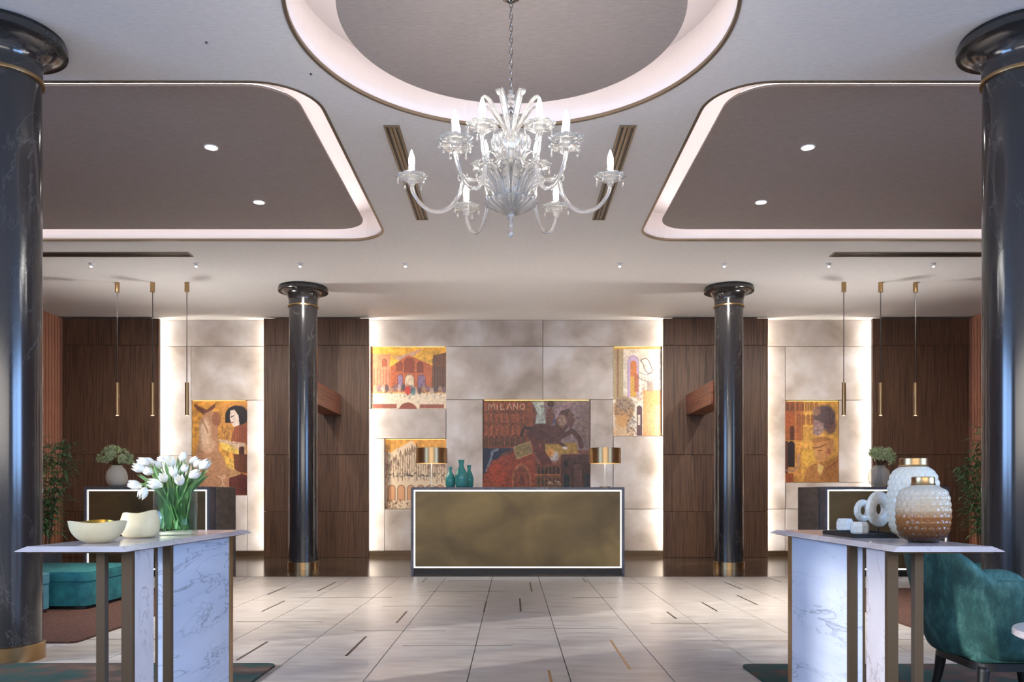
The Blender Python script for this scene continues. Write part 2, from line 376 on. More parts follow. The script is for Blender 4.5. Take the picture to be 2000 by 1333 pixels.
# back wall
wall = MB().box(XL-.2, XR+.2, YB, YB+.2, 0, ZC).build('wall_back', M['wall']); tag(wall, kind='structure', label='back wall of walnut panels and backlit limestone bays')
SW = 119.0; SS = 117.2; YW = F/SW; YS = F/SS
wx = lambda px: (px-VX)/SW
sx_ = lambda px: (px-VX)/SS
sz_ = lambda py: CZ+(VY-py)/SS
woods = [(XL+.04, wx(310)), (wx(515), wx(720)), (wx(1296), wx(1500)), (wx(1705), XR-.04)]
zj = [0.0, .756, 1.689, 3.487, ZC-.015]
for i, (a, b_) in enumerate(woods):
    for z0, z1 in zip(zj, zj[1:]):
        cx = (a+b_)/2
        o = MB().box(a-cx, b_-cx, 0, .07, 0, z1-z0-.004, .003).build('wood_panel', M['wood'], wall, loc=(cx, YW, z0+.002))
    MB().box(a+(.14 if i else 0), b_-(.14 if i < 3 else 0), YW+.071, YB, .0, ZC-.02).build('panel_batten', M['black'], wall)
    MB().box(a+.004, b_-.004, YW+.0702, YW+.0708, 0.002, ZC-.02).build('panel_baffle', M['black'], wall)  # thin sheet added to stop strip light leaking through the panel joints
    for s, e in ((1, i < 3), (-1, i > 0)):
        if e:
            x = b_-.105 if s > 0 else a+.105
            MB().box(x-.004, x+.004, YW+.080, YW+.115, .12, ZC-.05).build('led_strip', M['led_wall'], wall)
stones = [(305, 525, 625, 677), (305, 373, 677, 890), (305, 373, 890, 1077), (373, 525, 677, 782), (482, 525, 782, 1077), (373, 482, 968, 1077),
          (712, 1060, 625, 677), (1060, 1304, 625, 677), (712, 724, 677, 799), (712, 871, 799, 857), (712, 751, 857, 1077), (751, 871, 995, 1077),
          (871, 1060, 677, 781), (1060, 1198, 677, 781), (871, 943, 781, 1077), (943, 1153, 985, 1077), (1153, 1198, 781, 1077),
          (1293, 1304, 677, 852), (1198, 1304, 852, 995), (1198, 1304, 995, 1077),
          (1492, 1712, 625, 677), (1492, 1534, 677, 995), (1492, 1534, 995, 1077), (1534, 1712, 677, 782), (1640, 1712, 782, 943),
          (1534, 1712, 943, 995), (1534, 1712, 995, 1077)]
for i, (a, b_, c, d_) in enumerate(stones):
    x0, x1 = sx_(a)+.004, sx_(b_)-.004; z1, z0 = sz_(c)-.004, sz_(d_)+.004; cx = (x0+x1)/2; cz = (z0+z1)/2
    dy = (.0, .006, .002)[i % 3]
    MB().box(x0-cx, x1-cx, 0, YB-YS-dy, z0-cz, z1-cz, .003).build('stone_panel', M['stone'], wall, loc=(cx, YS+dy, cz))
for k, (a, b_) in enumerate(((305, 525), (712, 1304), (1492, 1712))):
    tag(MB().box(sx_(a), sx_(b_), YS-.02, YB, 0, sz_(1077)).build('baseboard_back', M['brass_dark']), kind='structure')
# ------------------------------------------------------------------ paintings (flat pictures: pigment laid out on a fine mesh)
class Pic:
    def __init__(s, x0, x1, y0, y1, col, res=1.0, seed=1):
        s.r = res; s.w = int((x1-x0)*res)+1; s.h = int((y1-y0)*res)+1
        s.X, s.Y = np.meshgrid(np.linspace(x0, x1, s.w), np.linspace(y0, y1, s.h))
        s.g = np.random.RandomState(seed); s.box = (x0, x1, y0, y1)
        s.I = np.ones((s.h, s.w, 3))*np.array(col, float)
    def nz(s, cell):
        cy, cx = (cell, cell) if not isinstance(cell, tuple) else cell
        gh, gw = int(s.h/cy)+3, int(s.w/cx)+3; G = s.g.rand(gh, gw)
        yy = np.arange(s.h)/cy; xx = np.arange(s.w)/cx; yi = yy.astype(int); xi = xx.astype(int); fy = (yy-yi)[:, None]; fx = (xx-xi)[None, :]
        fy = fy*fy*(3-2*fy); fx = fx*fx*(3-2*fx)
        a = G[np.ix_(yi, xi)]; b = G[np.ix_(yi, xi+1)]; c = G[np.ix_(yi+1, xi)]; d = G[np.ix_(yi+1, xi+1)]
        return a*(1-fy)*(1-fx)+b*(1-fy)*fx+c*fy*(1-fx)+d*fy*fx
    def put(s, m, col, al=1):
        m = np.clip(m, 0, 1)[..., None]*al; s.I = s.I*(1-m)+np.array(col, float)*m; return s
    def ell(s, cx, cy, rx, ry, col, al=1, soft=.2):
        d = np.sqrt(((s.X-cx)/rx)**2+((s.Y-cy)/ry)**2); return s.put((1-d)/soft+.5, col, al)
    def rect(s, x0, y0, x1, y1, col, al=1): return s.put(((s.X >= x0) & (s.X <= x1) & (s.Y >= y0) & (s.Y <= y1)).astype(float), col, al)
    def poly(s, p, col, al=1):
        ins = np.zeros(s.X.shape, bool); n = len(p)
        for i in range(n):
            (xa, ya), (xb, yb) = p[i], p[(i+1) % n]
            if ya == yb: continue
            c = ((ya > s.Y) != (yb > s.Y)) & (s.X < (xb-xa)*(s.Y-ya)/(yb-ya)+xa); ins ^= c
        return s.put(ins.astype(float), col, al)
    def line(s, p, wd, col, al=1):
        D = np.full(s.X.shape, 1e9)
        for (xa, ya), (xb, yb) in zip(p, p[1:]):
            dx, dy = xb-xa, yb-ya; t = np.clip(((s.X-xa)*dx+(s.Y-ya)*dy)/(dx*dx+dy*dy+1e-9), 0, 1)
            D = np.minimum(D, np.hypot(s.X-xa-t*dx, s.Y-ya-t*dy))
        return s.put((wd/2-D)+.5, col, al)
    def arch(s, x0, x1, y0, y1, col, al=1, line=None, lw=.9):
        r = (x1-x0)/2; cx = (x0+x1)/2
        m = ((s.X >= x0) & (s.X <= x1) & (s.Y >= y0+r) & (s.Y <= y1)) | ((np.hypot(s.X-cx, s.Y-y0-r) <= r) & (s.Y <= y0+r))
        s.put(m.astype(float), col, al)
        if line is not None:
            pts = [(x0, y1), (x0, y0+r)]+[(cx-r*math.cos(t), y0+r-r*math.sin(t)) for t in np.linspace(0, PI, 7)]+[(x1, y1)]
            s.line(pts, lw, line, .8)
        return s
    def mott(s, cell, amp):
        s.I = s.I*(1+amp*(s.nz(cell)[..., None]-.5)); return s
    def scrib(s, x0, x1, y0, y1, n, ln, wd, col, al=.7, vert=.5):
        for _ in range(n):
            x = s.g.uniform(x0, x1); y = s.g.uniform(y0, y1); p = [(x, y)]
            for k in range(3):
                x += s.g.normal(0, ln*(1-vert)); y += s.g.normal(0, ln*(.3+vert)); p.append((x, y))
            s.line(p, wd, col, al)
        return s
    def build(s, name, label, depth=.02):
        x0, x1, y0, y1 = s.box
        X = (s.X-VX)/SS; Z = CZ+(VY-s.Y)/SS; cx = (X.min()+X.max())/2; z0 = Z.min()
        yv = YS+.045
        co = np.stack([X-cx, np.zeros_like(X), Z-z0], -1).reshape(-1, 3)
        nv = s.w*s.h; idx = np.arange(nv).reshape(s.h, s.w)
        q = np.stack([idx[:-1, :-1], idx[1:, :-1], idx[1:, 1:], idx[:-1, 1:]], -1).reshape(-1, 4)
        me = bpy.data.meshes.new('canvas'); me.from_pydata(co.tolist(), [], q.tolist())
        at = me.color_attributes.new('pigment', 'FLOAT_COLOR', 'POINT')
        lin = s2l(np.clip(s.I, 0, 255)); at.data.foreach_set('color', np.concatenate([lin, np.ones((s.h, s.w, 1))], -1).reshape(-1).astype(np.float32))
        me.materials.append(M['paint'])
        root = empty('painting', (cx, yv, z0), 0, label, 'painting')
        o = bpy.data.objects.new('canvas', me); C.objects.link(o); o.parent = root
        W = X.max()-cx; H = Z.max()-z0
        MB().box(-W, W, .0015, YB-yv-.003, 0, H).build('backing_board', M['brass_dark'], root)
        MB().box(-W+.02, W-.02, -.04, -.032, H-.007, H-.003).build('picture_light', M['led_warm'], root)
        return root
pm = mat('paint_pigment', (1, 1, 1, 1), .45); N, L, bb = nodes(pm); ca = N.new('ShaderNodeVertexColor'); ca.layer_name = 'pigment'; L.new(ca.outputs[0], bb.inputs['Base Color']); M['paint'] = pm

# 1: hall picture, warm building with arches (plain stand-in)
p = Pic(724.5, 871, 677.5, 798.5, (214, 160, 96), 1.3, 3)
p.rect(724, 677, 871, 715, (222, 168, 62)).mott(9, .25)
p.poly([(757, 688), (772, 697), (795, 690), (826, 680), (800, 700), (778, 704)], (190, 150, 160), .7)
p.poly([(762, 716), (797, 693), (845, 714), (845, 765), (762, 765)], (188, 96, 52))
p.poly([(724, 690), (760, 692), (762, 765), (724, 765)], (205, 130, 92)); p.poly([(845, 694), (871, 688), (871, 765), (842, 765)], (110, 66, 44))
for a, b_, t, e, c in ((774, 785, 706, 725, (150, 70, 40)), (789, 808, 699, 728, (140, 60, 36)), (814, 826, 706, 728, (130, 56, 36)), (776, 786, 731, 757, (150, 120, 150)),
                       (790, 808, 731, 758, (214, 190, 160)), (815, 830, 731, 757, (130, 100, 130)), (746, 754, 700, 716, (170, 90, 60))): p.arch(a, b_, t, e, c, 1, (90, 40, 30))
for k in range(6): p.rect(729+k*6, 718+k, 731+k*6, 755, (160, 80, 70), .7)
for k in range(5): p.rect(848+k*5, 716, 850+k*5, 756, (50, 34, 34), .8)
p.rect(724, 768, 871, 799, (225, 205, 178)); p.rect(727, 789, 774, 797, (150, 84, 66)); p.arch(777, 815, 786, 798, (140, 70, 55)); p.rect(819, 790, 867, 797, (150, 84, 66))
for k in range(18): p.ell(731+k*8, 760+p.g.uniform(-4, 4), 4, 7, [(176, 140, 110), (120, 100, 110), (190, 170, 160), (70, 60, 70)][k % 4], .8, .5)
p.ell(796, 762, 6, 9, (196, 40, 36), .9, .4); p.ell(806, 764, 5, 8, (70, 110, 120), .8, .4)
p.scrib(728, 868, 748, 776, 110, 2.2, .8, (60, 42, 40), .5); p.scrib(728, 868, 690, 750, 60, 3, .7, (110, 52, 36), .4, .8); p.mott(3, .2)
p.build('painting', 'landscape painting of an orange arched building, upper left of the central bay')
# 2: cathedral sketch
p = Pic(751.5, 871, 858, 994.5, (214, 188, 156), 1.3, 4)
p.rect(751, 858, 871, 884, (214, 156, 74)); p.mott(8, .3)
p.poly([(755, 905), (768, 880), (785, 872), (803, 860), (820, 880), (840, 890), (871, 900), (871, 995), (751, 995)], (220, 196, 164))
p.rect(751, 870, 757, 995, (150, 110, 90), .5)
for k in range(26):
    x = 754+k*4.5; t = 905-38*math.exp(-((x-803)/26)**2)+p.g.uniform(-8, 8); p.line([(x, 930+p.g.uniform(-12, 12)), (x+.8, t)], 1.1, (96, 62, 46), .75); p.line([(x-1.5, t+12), (x+.8, t), (x+3, t+13)], .9, (80, 50, 38), .7)
for k in range(6): p.arch(757+k*19, 771+k*19, 948, 978, (206, 142, 96), .8, (70, 40, 28), 1.2)
p.scrib(752, 870, 880, 940, 130, 3, .8, (70, 46, 36), .6, .8); p.scrib(752, 870, 925, 932, 40, 3, 1, (30, 24, 30), .7, .2); p.scrib(752, 870, 978, 994, 120, 2.5, 1, (84, 44, 26), .7)
p.build('painting', 'ink sketch painting of a spired cathedral facade, below the arched building picture')
# 3: central picture with horse, rider and lettering
p = Pic(943.5, 1152.5, 781.5, 984, (104, 62, 50), 1.3, 5)
p.mott(14, .4); p.rect(943, 781, 1040, 875, (122, 66, 44)).mott(6, .2)
for r_, (y0_, y1_) in enumerate(((785, 802), (806, 826), (829, 850), (853, 872))):
    for k in range(9):
        x = 945+k*10.5
        if x > 1030+(-6 if r_ else 0): continue
        p.arch(x, x+8, y0_, y1_, (140, 76, 46) if r_ < 3 else (78, 50, 34), .8, (58, 32, 24), 1)
        p.line([(x+9, y0_-2), (x+9, y1_)], .7, (158, 110, 80), .5)
    p.line([(943, y1_+1.5), (1035, y1_+1.5)], .8, (60, 36, 28), .7)
p.poly([(1038, 785), (1152, 781), (1152, 880), (1085, 880), (1045, 828), (1048, 806)], (120, 100, 102)); p.poly([(1040, 784), (1062, 784), (1066, 828), (1046, 828), (1050, 806)], (160, 168, 160))
p.ell(1112, 812, 30, 28, (138, 112, 118), .9, .5); p.ell(1140, 830, 16, 45, (112, 92, 84), .7, .6)
p.poly([(943, 876), (1005, 876), (978, 888), (965, 915), (950, 925), (943, 925)], (34, 42, 60)); p.line([(950, 920), (958, 900), (962, 882), (972, 878)], 5, (120, 124, 136), .8)
p.poly([(962, 900), (1000, 886), (1040, 870), (1052, 930), (1040, 985), (943, 985), (943, 935)], (128, 58, 38)); p.ell(970, 925, 18, 22, (156, 60, 34), .7, .6); p.ell(955, 965, 20, 24, (140, 74, 46), .7, .7)
p.poly([(1003, 874), (1035, 862), (1040, 885), (1009, 897)], (122, 104, 66)); p.line([(1003, 874), (1035, 862), (1040, 885), (1009, 897), (1003, 874)], 1.2, (176, 156, 116), .8)
p.poly([(1060, 868), (1126, 864), (1130, 885), (1100, 888), (1080, 900), (1066, 890)], (150, 118, 58)); p.ell(1083, 892, 9, 10, (176, 174, 180), .8, .5); p.ell(1075, 885, 7, 8, (200, 130, 60), .8, .6)
H = (74, 44, 40)   # the horse
p.ell(1060, 847, 32, 19, H, 1, .2); p.ell(1080, 850, 20, 17, H, 1, .3)
p.poly([(1080, 862), (1086, 822), (1096, 802), (1112, 798), (1122, 812), (1112, 832), (1100, 848)], H); p.poly([(1112, 800), (1124, 820), (1116, 840), (1106, 826)], (96, 62, 56))
p.line([(1088, 858), (1118, 842), (1132, 856), (1136, 872)], 9, H); p.line([(1085, 862), (1098, 868), (1106, 874)], 6, H); p.ell(1104, 875, 5, 3, (196, 180, 180), 1, .4)
p.line([(1042, 855), (1050, 880), (1058, 895), (1066, 912)], 12, (86, 46, 40)); p.line([(1060, 862), (1062, 885), (1075, 905)], 8, (86, 46, 40))
p.line([(1036, 838), (1024, 834), (1018, 852)], 5, (50, 34, 32)); p.ell(1098, 822, 9, 12, (150, 118, 100), .9, .5); p.ell(1080, 820, 5, 8, (58, 58, 96), .9, .5)
p.poly([(1066, 828), (1068, 800), (1078, 796), (1084, 812), (1078, 830)], (96, 60, 50)); p.ell(1076, 789, 7, 6.5, (60, 34, 34), 1, .3)
for rr, c in ((24, (152, 96, 62)), (20, (104, 52, 38)), (14, (128, 66, 44)), (7, (92, 44, 34))): p.ell(1019, 940, rr*.8, rr*1.4, c, .85, .15)
for k in range(7): p.line([(1013+2*k, 918+k*6), (1021, 940)], .8, (70, 34, 28), .6)
p.rect(1045, 910, 1095, 985, (102, 62, 38), .8)
for k in range(6): p.arch(1050+k*7.5, 1055+k*7.5, 912, 926, (44, 34, 32), .9); p.arch(1050+k*7.5, 1055+k*7.5, 932, 950, (54, 44, 36), .9, (140, 90, 56), .7)
p.line([(1045, 928), (1096, 928)], 1.2, (166, 108, 64)); p.rect(1096, 888, 1152, 985, (62, 42, 36), .85); p.arch(1100, 1114, 925, 985, (30, 38, 44), 1, (120, 84, 56)); p.arch(1120, 1138, 905, 985, (86, 62, 54), 1, (40, 26, 24), 1.5)
p.rect(1102, 900, 1110, 912, (26, 24, 26)); p.arch(1142, 1151, 925, 985, (36, 44, 48)); p.mott(5, .3); p.mott((3, 9), .15); p.scrib(945, 1150, 785, 980, 200, 4, .8, (40, 24, 22), .3); p.scrib(1050, 1150, 790, 870, 60, 5, 1.2, (92, 66, 70), .5); p.scrib(945, 1150, 785, 980, 120, 3, .7, (170, 120, 90), .25)
p.scrib(1072, 1094, 940, 948, 14, 1.6, 1, (222, 196, 160), .8, .1)
wc = (206, 176, 150)   # M I L A(inverted V) N O
for st in ([(954, 800), (955, 789), (960, 795), (965, 788), (966, 799)], [(971, 791), (971, 800)], [(978, 788), (978, 800), (985, 799)], [(990, 799), (995, 788), (999, 799)],
           [(1003, 800), (1004, 788), (1010, 799), (1011, 787)], [(1020, 788), (1016, 792), (1016, 797), (1020, 800), (1024, 797), (1024, 791), (1020, 788)]): p.line(st, 1.3, wc, .9)
p.mott(3, .15); p.build('painting', 'large dark red painting of a rearing horse with the word MILANO, behind the central desk')
# 4: pale picture with arch and bird
p = Pic(1198.5, 1292.5, 677.5, 851.5, (212, 200, 184), 1.3, 6)
p.mott(10, .2); p.rect(1198, 677, 1218, 780, (168, 148, 112)); p.rect(1205, 680, 1210, 775, (140, 96, 70), .7); p.rect(1198, 677, 1292, 681, (206, 166, 80))
p.arch(1227, 1248, 694, 775, (188, 160, 190), 1, (120, 96, 130)); p.arch(1232, 1244, 704, 775, (196, 116, 58)); p.rect(1232, 735, 1244, 775, (200, 154, 64)); p.rect(1240, 730, 1248, 765, (166, 84, 60), .8)
p.poly([(1257, 762), (1292, 762), (1292, 852), (1257, 852)], (222, 150, 98)).ell(1272, 825, 14, 30, (230, 160, 120), .7, .6); p.rect(1280, 790, 1292, 852, (232, 196, 130), .7)
p.line([(1252, 704), (1256, 701), (1262, 699), (1268, 704), (1272, 714), (1276, 724), (1268, 730), (1260, 722), (1257, 710), (1252, 704)], 1.3, (74, 50, 60), .9)
p.line([(1250, 727), (1262, 732), (1278, 727), (1280, 715)], 1.2, (90, 74, 86), .8); p.line([(1246, 735), (1255, 742), (1270, 746), (1282, 740)], 1.2, (90, 74, 86), .8)
for k in range(5): p.line([(1254+k*6, 732), (1255+k*6, 745)], .8, (110, 100, 100), .7)
p.rect(1264, 746, 1277, 764, (140, 120, 110), .8); p.ell(1219, 800, 20, 26, (172, 134, 92), 1, .2); p.ell(1222, 788, 17, 12, (150, 130, 110), .8, .5); p.ell(1216, 822, 14, 16, (196, 148, 96), .9, .4)
p.arch(1244, 1255, 792, 851, (92, 66, 70)); p.rect(1247, 810, 1251, 830, (196, 184, 170)); p.rect(1198, 835, 1240, 852, (206, 170, 130), .8)
p.scrib(1202, 1240, 780, 812, 110, 2, .8, (76, 64, 70), .6); p.scrib(1225, 1243, 810, 850, 90, 2, .8, (70, 58, 66), .6); p.scrib(1238, 1260, 745, 785, 40, 3, 1, (150, 110, 90), .6); p.scrib(1275, 1292, 680, 700, 30, 2, .8, (120, 130, 110), .5); p.mott(3, .15)
p.build('painting', 'tall pale painting with lilac arch and bird outline, upper right of the central bay')
# 5: left bay picture: back figure and profile
p = Pic(373.5, 481.5, 782.5, 967.5, (178, 116, 64), 1.3, 7)
p.rect(373, 782, 482, 900, (204, 146, 66)); p.mott(9, .3)
p.poly([(375, 788), (392, 796), (402, 800), (420, 786), (418, 796), (404, 808), (398, 812), (382, 800)], (110, 66, 48))
p.poly([(386, 825), (398, 808), (410, 802), (424, 806), (430, 820), (424, 835), (424, 850), (426, 880), (440, 905), (446, 925), (446, 967), (384, 967), (374, 905), (382, 880), (388, 850)], (174, 128, 96))
p.ell(398, 845, 11, 26, (212, 186, 160), .8, .6); p.ell(404, 870, 16, 14, (206, 172, 142), .7, .6); p.ell(421, 818, 9, 14, (140, 88, 62), .8, .4); p.line([(392, 818), (398, 830), (404, 845)], 3, (150, 100, 72), .8)
p.poly([(432, 790), (482, 782), (482, 870), (426, 870)], (198, 140, 74), .7); p.arch(438, 480, 792, 826, (34, 28, 34)); p.ell(466, 812, 17, 19, (34, 28, 34), 1, .2)
p.poly([(448, 802), (456, 800), (464, 812), (466, 830), (456, 834), (450, 828), (447, 818)], (216, 196, 184)); p.line([(449, 815), (455, 812)], 1.6, (30, 24, 30)); p.line([(449, 826), (454, 825)], 1.8, (130, 40, 40))
p.poly([(456, 834), (482, 826), (482, 870), (448, 866)], (150, 84, 58))
for k in range(6): p.line([(452+k*5, 836), (451+k*5, 864)], 1.2, (96, 56, 44), .6)
p.poly([(424, 858), (478, 866), (478, 888), (436, 878)], (206, 176, 150)); p.poly([(426, 864), (440, 866), (478, 886), (470, 890), (432, 878)], (226, 190, 96)); p.arch(465, 476, 872, 890, (80, 46, 40)); p.poly([(436, 890), (454, 896), (456, 920), (440, 912)], (224, 180, 84))
p.poly([(454, 888), (482, 888), (482, 925), (456, 920)], (106, 62, 44)); p.poly([(446, 915), (482, 930), (482, 967), (446, 967)], (96, 46, 40)); p.poly([(446, 910), (470, 926), (446, 934)], (200, 160, 110), .8)
p.line([(424, 930), (432, 936), (438, 934), (437, 929), (432, 931), (433, 944), (429, 952)], 1.4, (230, 205, 180), .8); p.line([(433, 944), (437, 952)], 1.2, (230, 205, 180), .8)
p.scrib(426, 450, 830, 862, 60, 2.5, .8, (110, 74, 50), .6); p.scrib(440, 480, 860, 930, 60, 2.5, .8, (84, 50, 36), .5); p.scrib(376, 446, 880, 965, 50, 5, 1, (150, 100, 76), .25); p.scrib(448, 480, 935, 965, 50, 3, 1, (60, 28, 28), .4); p.mott(4, .18)
p.build('painting', 'amber painting of a pale bare back and a black-haired profile, in the left limestone bay')
# 6: right bay picture: two heads
p = Pic(1535, 1639.5, 783, 942.5, (188, 132, 66), 1.3, 8)
p.rect(1568, 783, 1640, 942, (200, 150, 72)); p.mott(9, .3); p.rect(1535, 783, 1570, 860, (152, 82, 48), .8); p.ell(1541, 820, 12, 20, (176, 92, 46), .9, .5)
for k in range(7): p.arch(1537+k*9.5, 1543+k*9.5, 786, 803, (112, 66, 44) if k < 4 else (150, 104, 54), .9, (96, 56, 36))
for k in range(4): p.arch(1559+k*9, 1565+k*9, 810, 830, (142, 84, 50), .8, (100, 60, 36))
for k in range(3): p.line([(1556+k*11, 783), (1556+k*11, 870)], 1, (210, 160, 96), .6)
p.arch(1540, 1554, 862, 913, (42, 30, 30)); p.rect(1535, 862, 1541, 925, (92, 54, 44)); p.arch(1545, 1553, 832, 860, (96, 54, 38)); p.line([(1536, 919), (1552, 920), (1560, 912), (1563, 890)], 4, (158, 120, 110), .8)
p.ell(1612, 815, 22, 24, (92, 76, 78), 1, .25); p.ell(1597, 803, 8, 9, (150, 112, 92), .9, .5); p.poly([(1592, 820), (1604, 822), (1612, 840), (1600, 852), (1589, 848)], (146, 116, 112)); p.ell(1624, 832, 12, 16, (104, 76, 76), .9, .5)
p.ell(1608, 862, 20, 9, (160, 108, 64), 1, .3); p.poly([(1592, 866), (1630, 858), (1632, 880), (1618, 900), (1600, 902), (1595, 892), (1592, 876)], (190, 134, 84)); p.line([(1591, 875), (1602, 874), (1616, 868)], 2.4, (120, 76, 48), .9)
p.line([(1600, 880), (1607, 880)], 1.8, (84, 50, 36)); p.ell(1621, 882, 4, 6, (168, 104, 74), .9, .4); p.ell(1595, 886, 3, 6, (206, 156, 104), .9, .4)
p.poly([(1570, 942), (1580, 912), (1600, 903), (1622, 900), (1640, 890), (1640, 942)], (168, 114, 64)); p.poly([(1600, 905), (1612, 912), (1604, 930), (1598, 920)], (206, 172, 104)); p.line([(1640, 900), (1618, 915), (1606, 935)], 1.6, (120, 76, 46), .8)
p.rect(1567, 880, 1592, 905, (206, 160, 66), .7); p.rect(1536, 925, 1552, 942, (140, 66, 40), .8); p.scrib(1593, 1632, 795, 845, 70, 3, .8, (60, 50, 54), .5); p.scrib(1592, 1612, 828, 852, 40, 3, .8, (190, 160, 156), .5); p.scrib(1570, 1640, 900, 940, 50, 4, .9, (124, 80, 46), .4); p.scrib(1560, 1595, 835, 880, 40, 2.5, .8, (140, 90, 46), .5); p.mott(4, .18)
p.build('painting', 'ochre painting of two bearded and capped heads in profile, in the right limestone bay')
# ------------------------------------------------------------------ columns
def column(x, y, label, r=.2):
    root = empty('column', (x, y, 0), 0, label, 'column', None)
    k = r/.2
    MB().lathe([(0, .0), (r*1.08, 0), (r*1.08, .1), (r*1.03, .105), (0, .105)], 64).build('base_ring', M['brass'], root, smooth=True, flat_angle=30)
    MB().lathe([(0, .105), (r*1.0, .105), (r*.985, 3.0), (r*.97, ZC-.285), (0, ZC-.285)], 64).build('shaft', M['column'], root, smooth=True, flat_angle=30)
    MB().lathe([(0, ZC-.285), (r*1.05, ZC-.285), (r*1.06, ZC-.275), (r*1.05, ZC-.262), (0, ZC-.262)], 64).build('collar', M['brass'], root, smooth=True, flat_angle=30)
    pr = [(0, ZC-.262), (r*1.0, ZC-.262), (r*1.0, ZC-.2)]
    for t in np.linspace(0, 1, 14): pr.append((r*1.0+.14*k*(1-math.cos(t*PI/2)), ZC-.2+.13*math.sin(t*PI/2)))
    pr += [(r+.145*k, ZC-.066), (r+.145*k, ZC-.026), (r+.138*k, ZC-.02), (0, ZC-.02)]
    MB().lathe(pr, 64).build('capital', M['column'], root, smooth=True, flat_angle=30)
    MB().lathe([(0, ZC-.02), (r+.132*k, ZC-.02), (r+.132*k, ZC), (0, ZC)], 64).build('cap_plate', M['black'], root)
    return root
column(-2.94, 11.44, 'dark grey marble column between the left desk and the central desk')
column(3.04, 11.44, 'dark grey marble column between the central desk and the right desk')
column(-3.205, 5.16, 'large dark marble column at the left picture edge behind the tulip table')
column(3.20, 5.16, 'large dark marble column at the right picture edge behind the teal armchair')
# striped beams between column and wall
for sgn, xi, lab in ((-1, -2.81, 'short striped wooden beam between the left inner column and the wall'), (1, 2.85, 'short striped wooden beam between the right inner column and the wall')):
    xo = xi+sgn*.30
    a, b_ = min(xi, xo), max(xi, xo)
    o = MB().box(a, b_, 11.68, YW-.001, CZ+1.29, CZ+1.62, .004).build('wooden_beam', M['beam']); tag(o, lab, 'beam')
# ------------------------------------------------------------------ desks
def desk(x0, x1, y0, dep, ztop, label, lit=True, sidex=0):
    cx = (x0+x1)/2; root = empty('reception_desk', (cx, y0, 0), 0, label, 'desk')
    W = (x1-x0)/2; t = .035
    MB().box(-W, W, 0, dep, ztop-t, ztop, .003).build('desk_top', M['slate'], root)
    for s in (-1, 1):
        a = sorted((s*W, s*(W-t))); MB().box(a[0], a[1], 0, dep, 0, ztop-t-.001, .003).build('side_panel', M['slate'], root)
    MB().box(-W+t+.001, W-t-.001, .05, .07, .075, ztop-t-.001).build('back_board', M['black'], root)
    MB().box(-W+t+.001, W-t-.001, .03, dep-.02, .0, .07).build('plinth', M['black'], root)
    iw, z0, z1 = W-t-.004, .085, ztop-t-.004
    f = MB(); g = .016
    f.box(-iw, iw, .02, .045, z1-g, z1); f.box(-iw, iw, .02, .045, z0, z0+g); f.box(-iw, -iw+g, .02, .045, z0+g, z1-g); f.box(iw-g, iw, .02, .045, z0+g, z1-g)
    f.build('led_frame', M['led'], root)
    MB().box(-iw+g, iw-g, .008, .044, z0+g, z1-g, .002).build('front_panel', M['antique'], root)
    if sidex:
        a = sorted((sidex*(W+.001), sidex*(W+.022))); MB().box(a[0], a[1], .2, dep, 0, ztop-.001, .003).build('stone_cladding', M['brownstone'], root)
    return root
desk(-1.32, 1.455, 10.57, .75, 1.136, 'central reception desk with aged brass front in a glowing white outline')
desk(-5.435, -3.842, 10.32, .92, 1.14, 'left reception desk with brass front, behind the tulip table', sidex=1)
desk(3.962, 5.545, 10.32, .92, 1.14, 'right reception desk with brass front, behind the honeycomb jars', sidex=-1)
# table lamps on the desk
def desk_lamp(x, label):
    z = 1.136; root = empty('table_lamp', (x, 10.85, z), 0, label, 'lamp')
    MB().lathe([(0, 0), (.075, 0), (.075, .012), (0, .012)], 32).build('lamp_base', M['brass'], root, smooth=True, flat_angle=30)
    MB().lathe([(.006, .012), (.006, .46)], 12).build('lamp_stem', M['white'], root, smooth=True)
    zb = CZ+(VY-906)/146.5-z; zt = CZ+(VY-876)/146.5-z
    MB().lathe([(.209, zb), (.209, zt), (.204, zt), (.204, zb), (.209, zb)], 64).build('lamp_shade', M['brass'], root, smooth=True, flat_angle=30)
    MB().lathe([(0, zb+.02), (.2, zb+.02), (.2, zb+.026), (0, zb+.026)], 48).build('diffuser', emis('lamp_diffuser', (1, .9, .75), 2), root)
    light('POINT', 'lamp_bulb', (x, 10.85, z+zb+.09), 9, (1, .92, .82), shadow_soft_size=.04)
desk_lamp((843-VX)/146.5, 'brass drum lamp at the left end of the central desk')
desk_lamp((1181.5-VX)/146.5, 'brass drum lamp at the right end of the central desk')
# teal glass bottles
def bottle(x, y, h, r, neck, label):
    root = empty('glass_bottle', (x, y, 1.136), 0, label, 'vase', 'teal glass bottles on the central desk')
    pr = [(0, .0), (r*.72, 0), (r*.92, h*.08), (r, h*.25), (r*.98, h*.42), (r*.7, h*.62), (neck, h*.74), (neck*.92, h*.85), (neck*1.15, h)]
    out = [(q, z) for q, z in pr]; inn = [(max(q-.006, .004), z+(.006 if i < 2 else 0)) for i, (q, z) in enumerate(pr)][1:][::-1]
    P = spline([(q, 0, z) for q, z in out], 3)
    MB().lathe([(v.x, v.z) for v in P]+[(max(q, .0), z) for q, z in inn]+[(0, .008)], 32).build('bottle_body', M['teal_glass'], root, smooth=True)
bottle((879.5-VX)/147, 10.82, .27, .066, .022, 'small light teal glass bottle, left of the tall one on the central desk')
bottle((901-VX)/148, 10.75, .36, .083, .036, 'tall teal glass bottle in the middle of three on the central desk')
bottle((916-VX)/145, 10.97, .30, .062, .026, 'teal glass bottle partly behind the tall one, on its right')
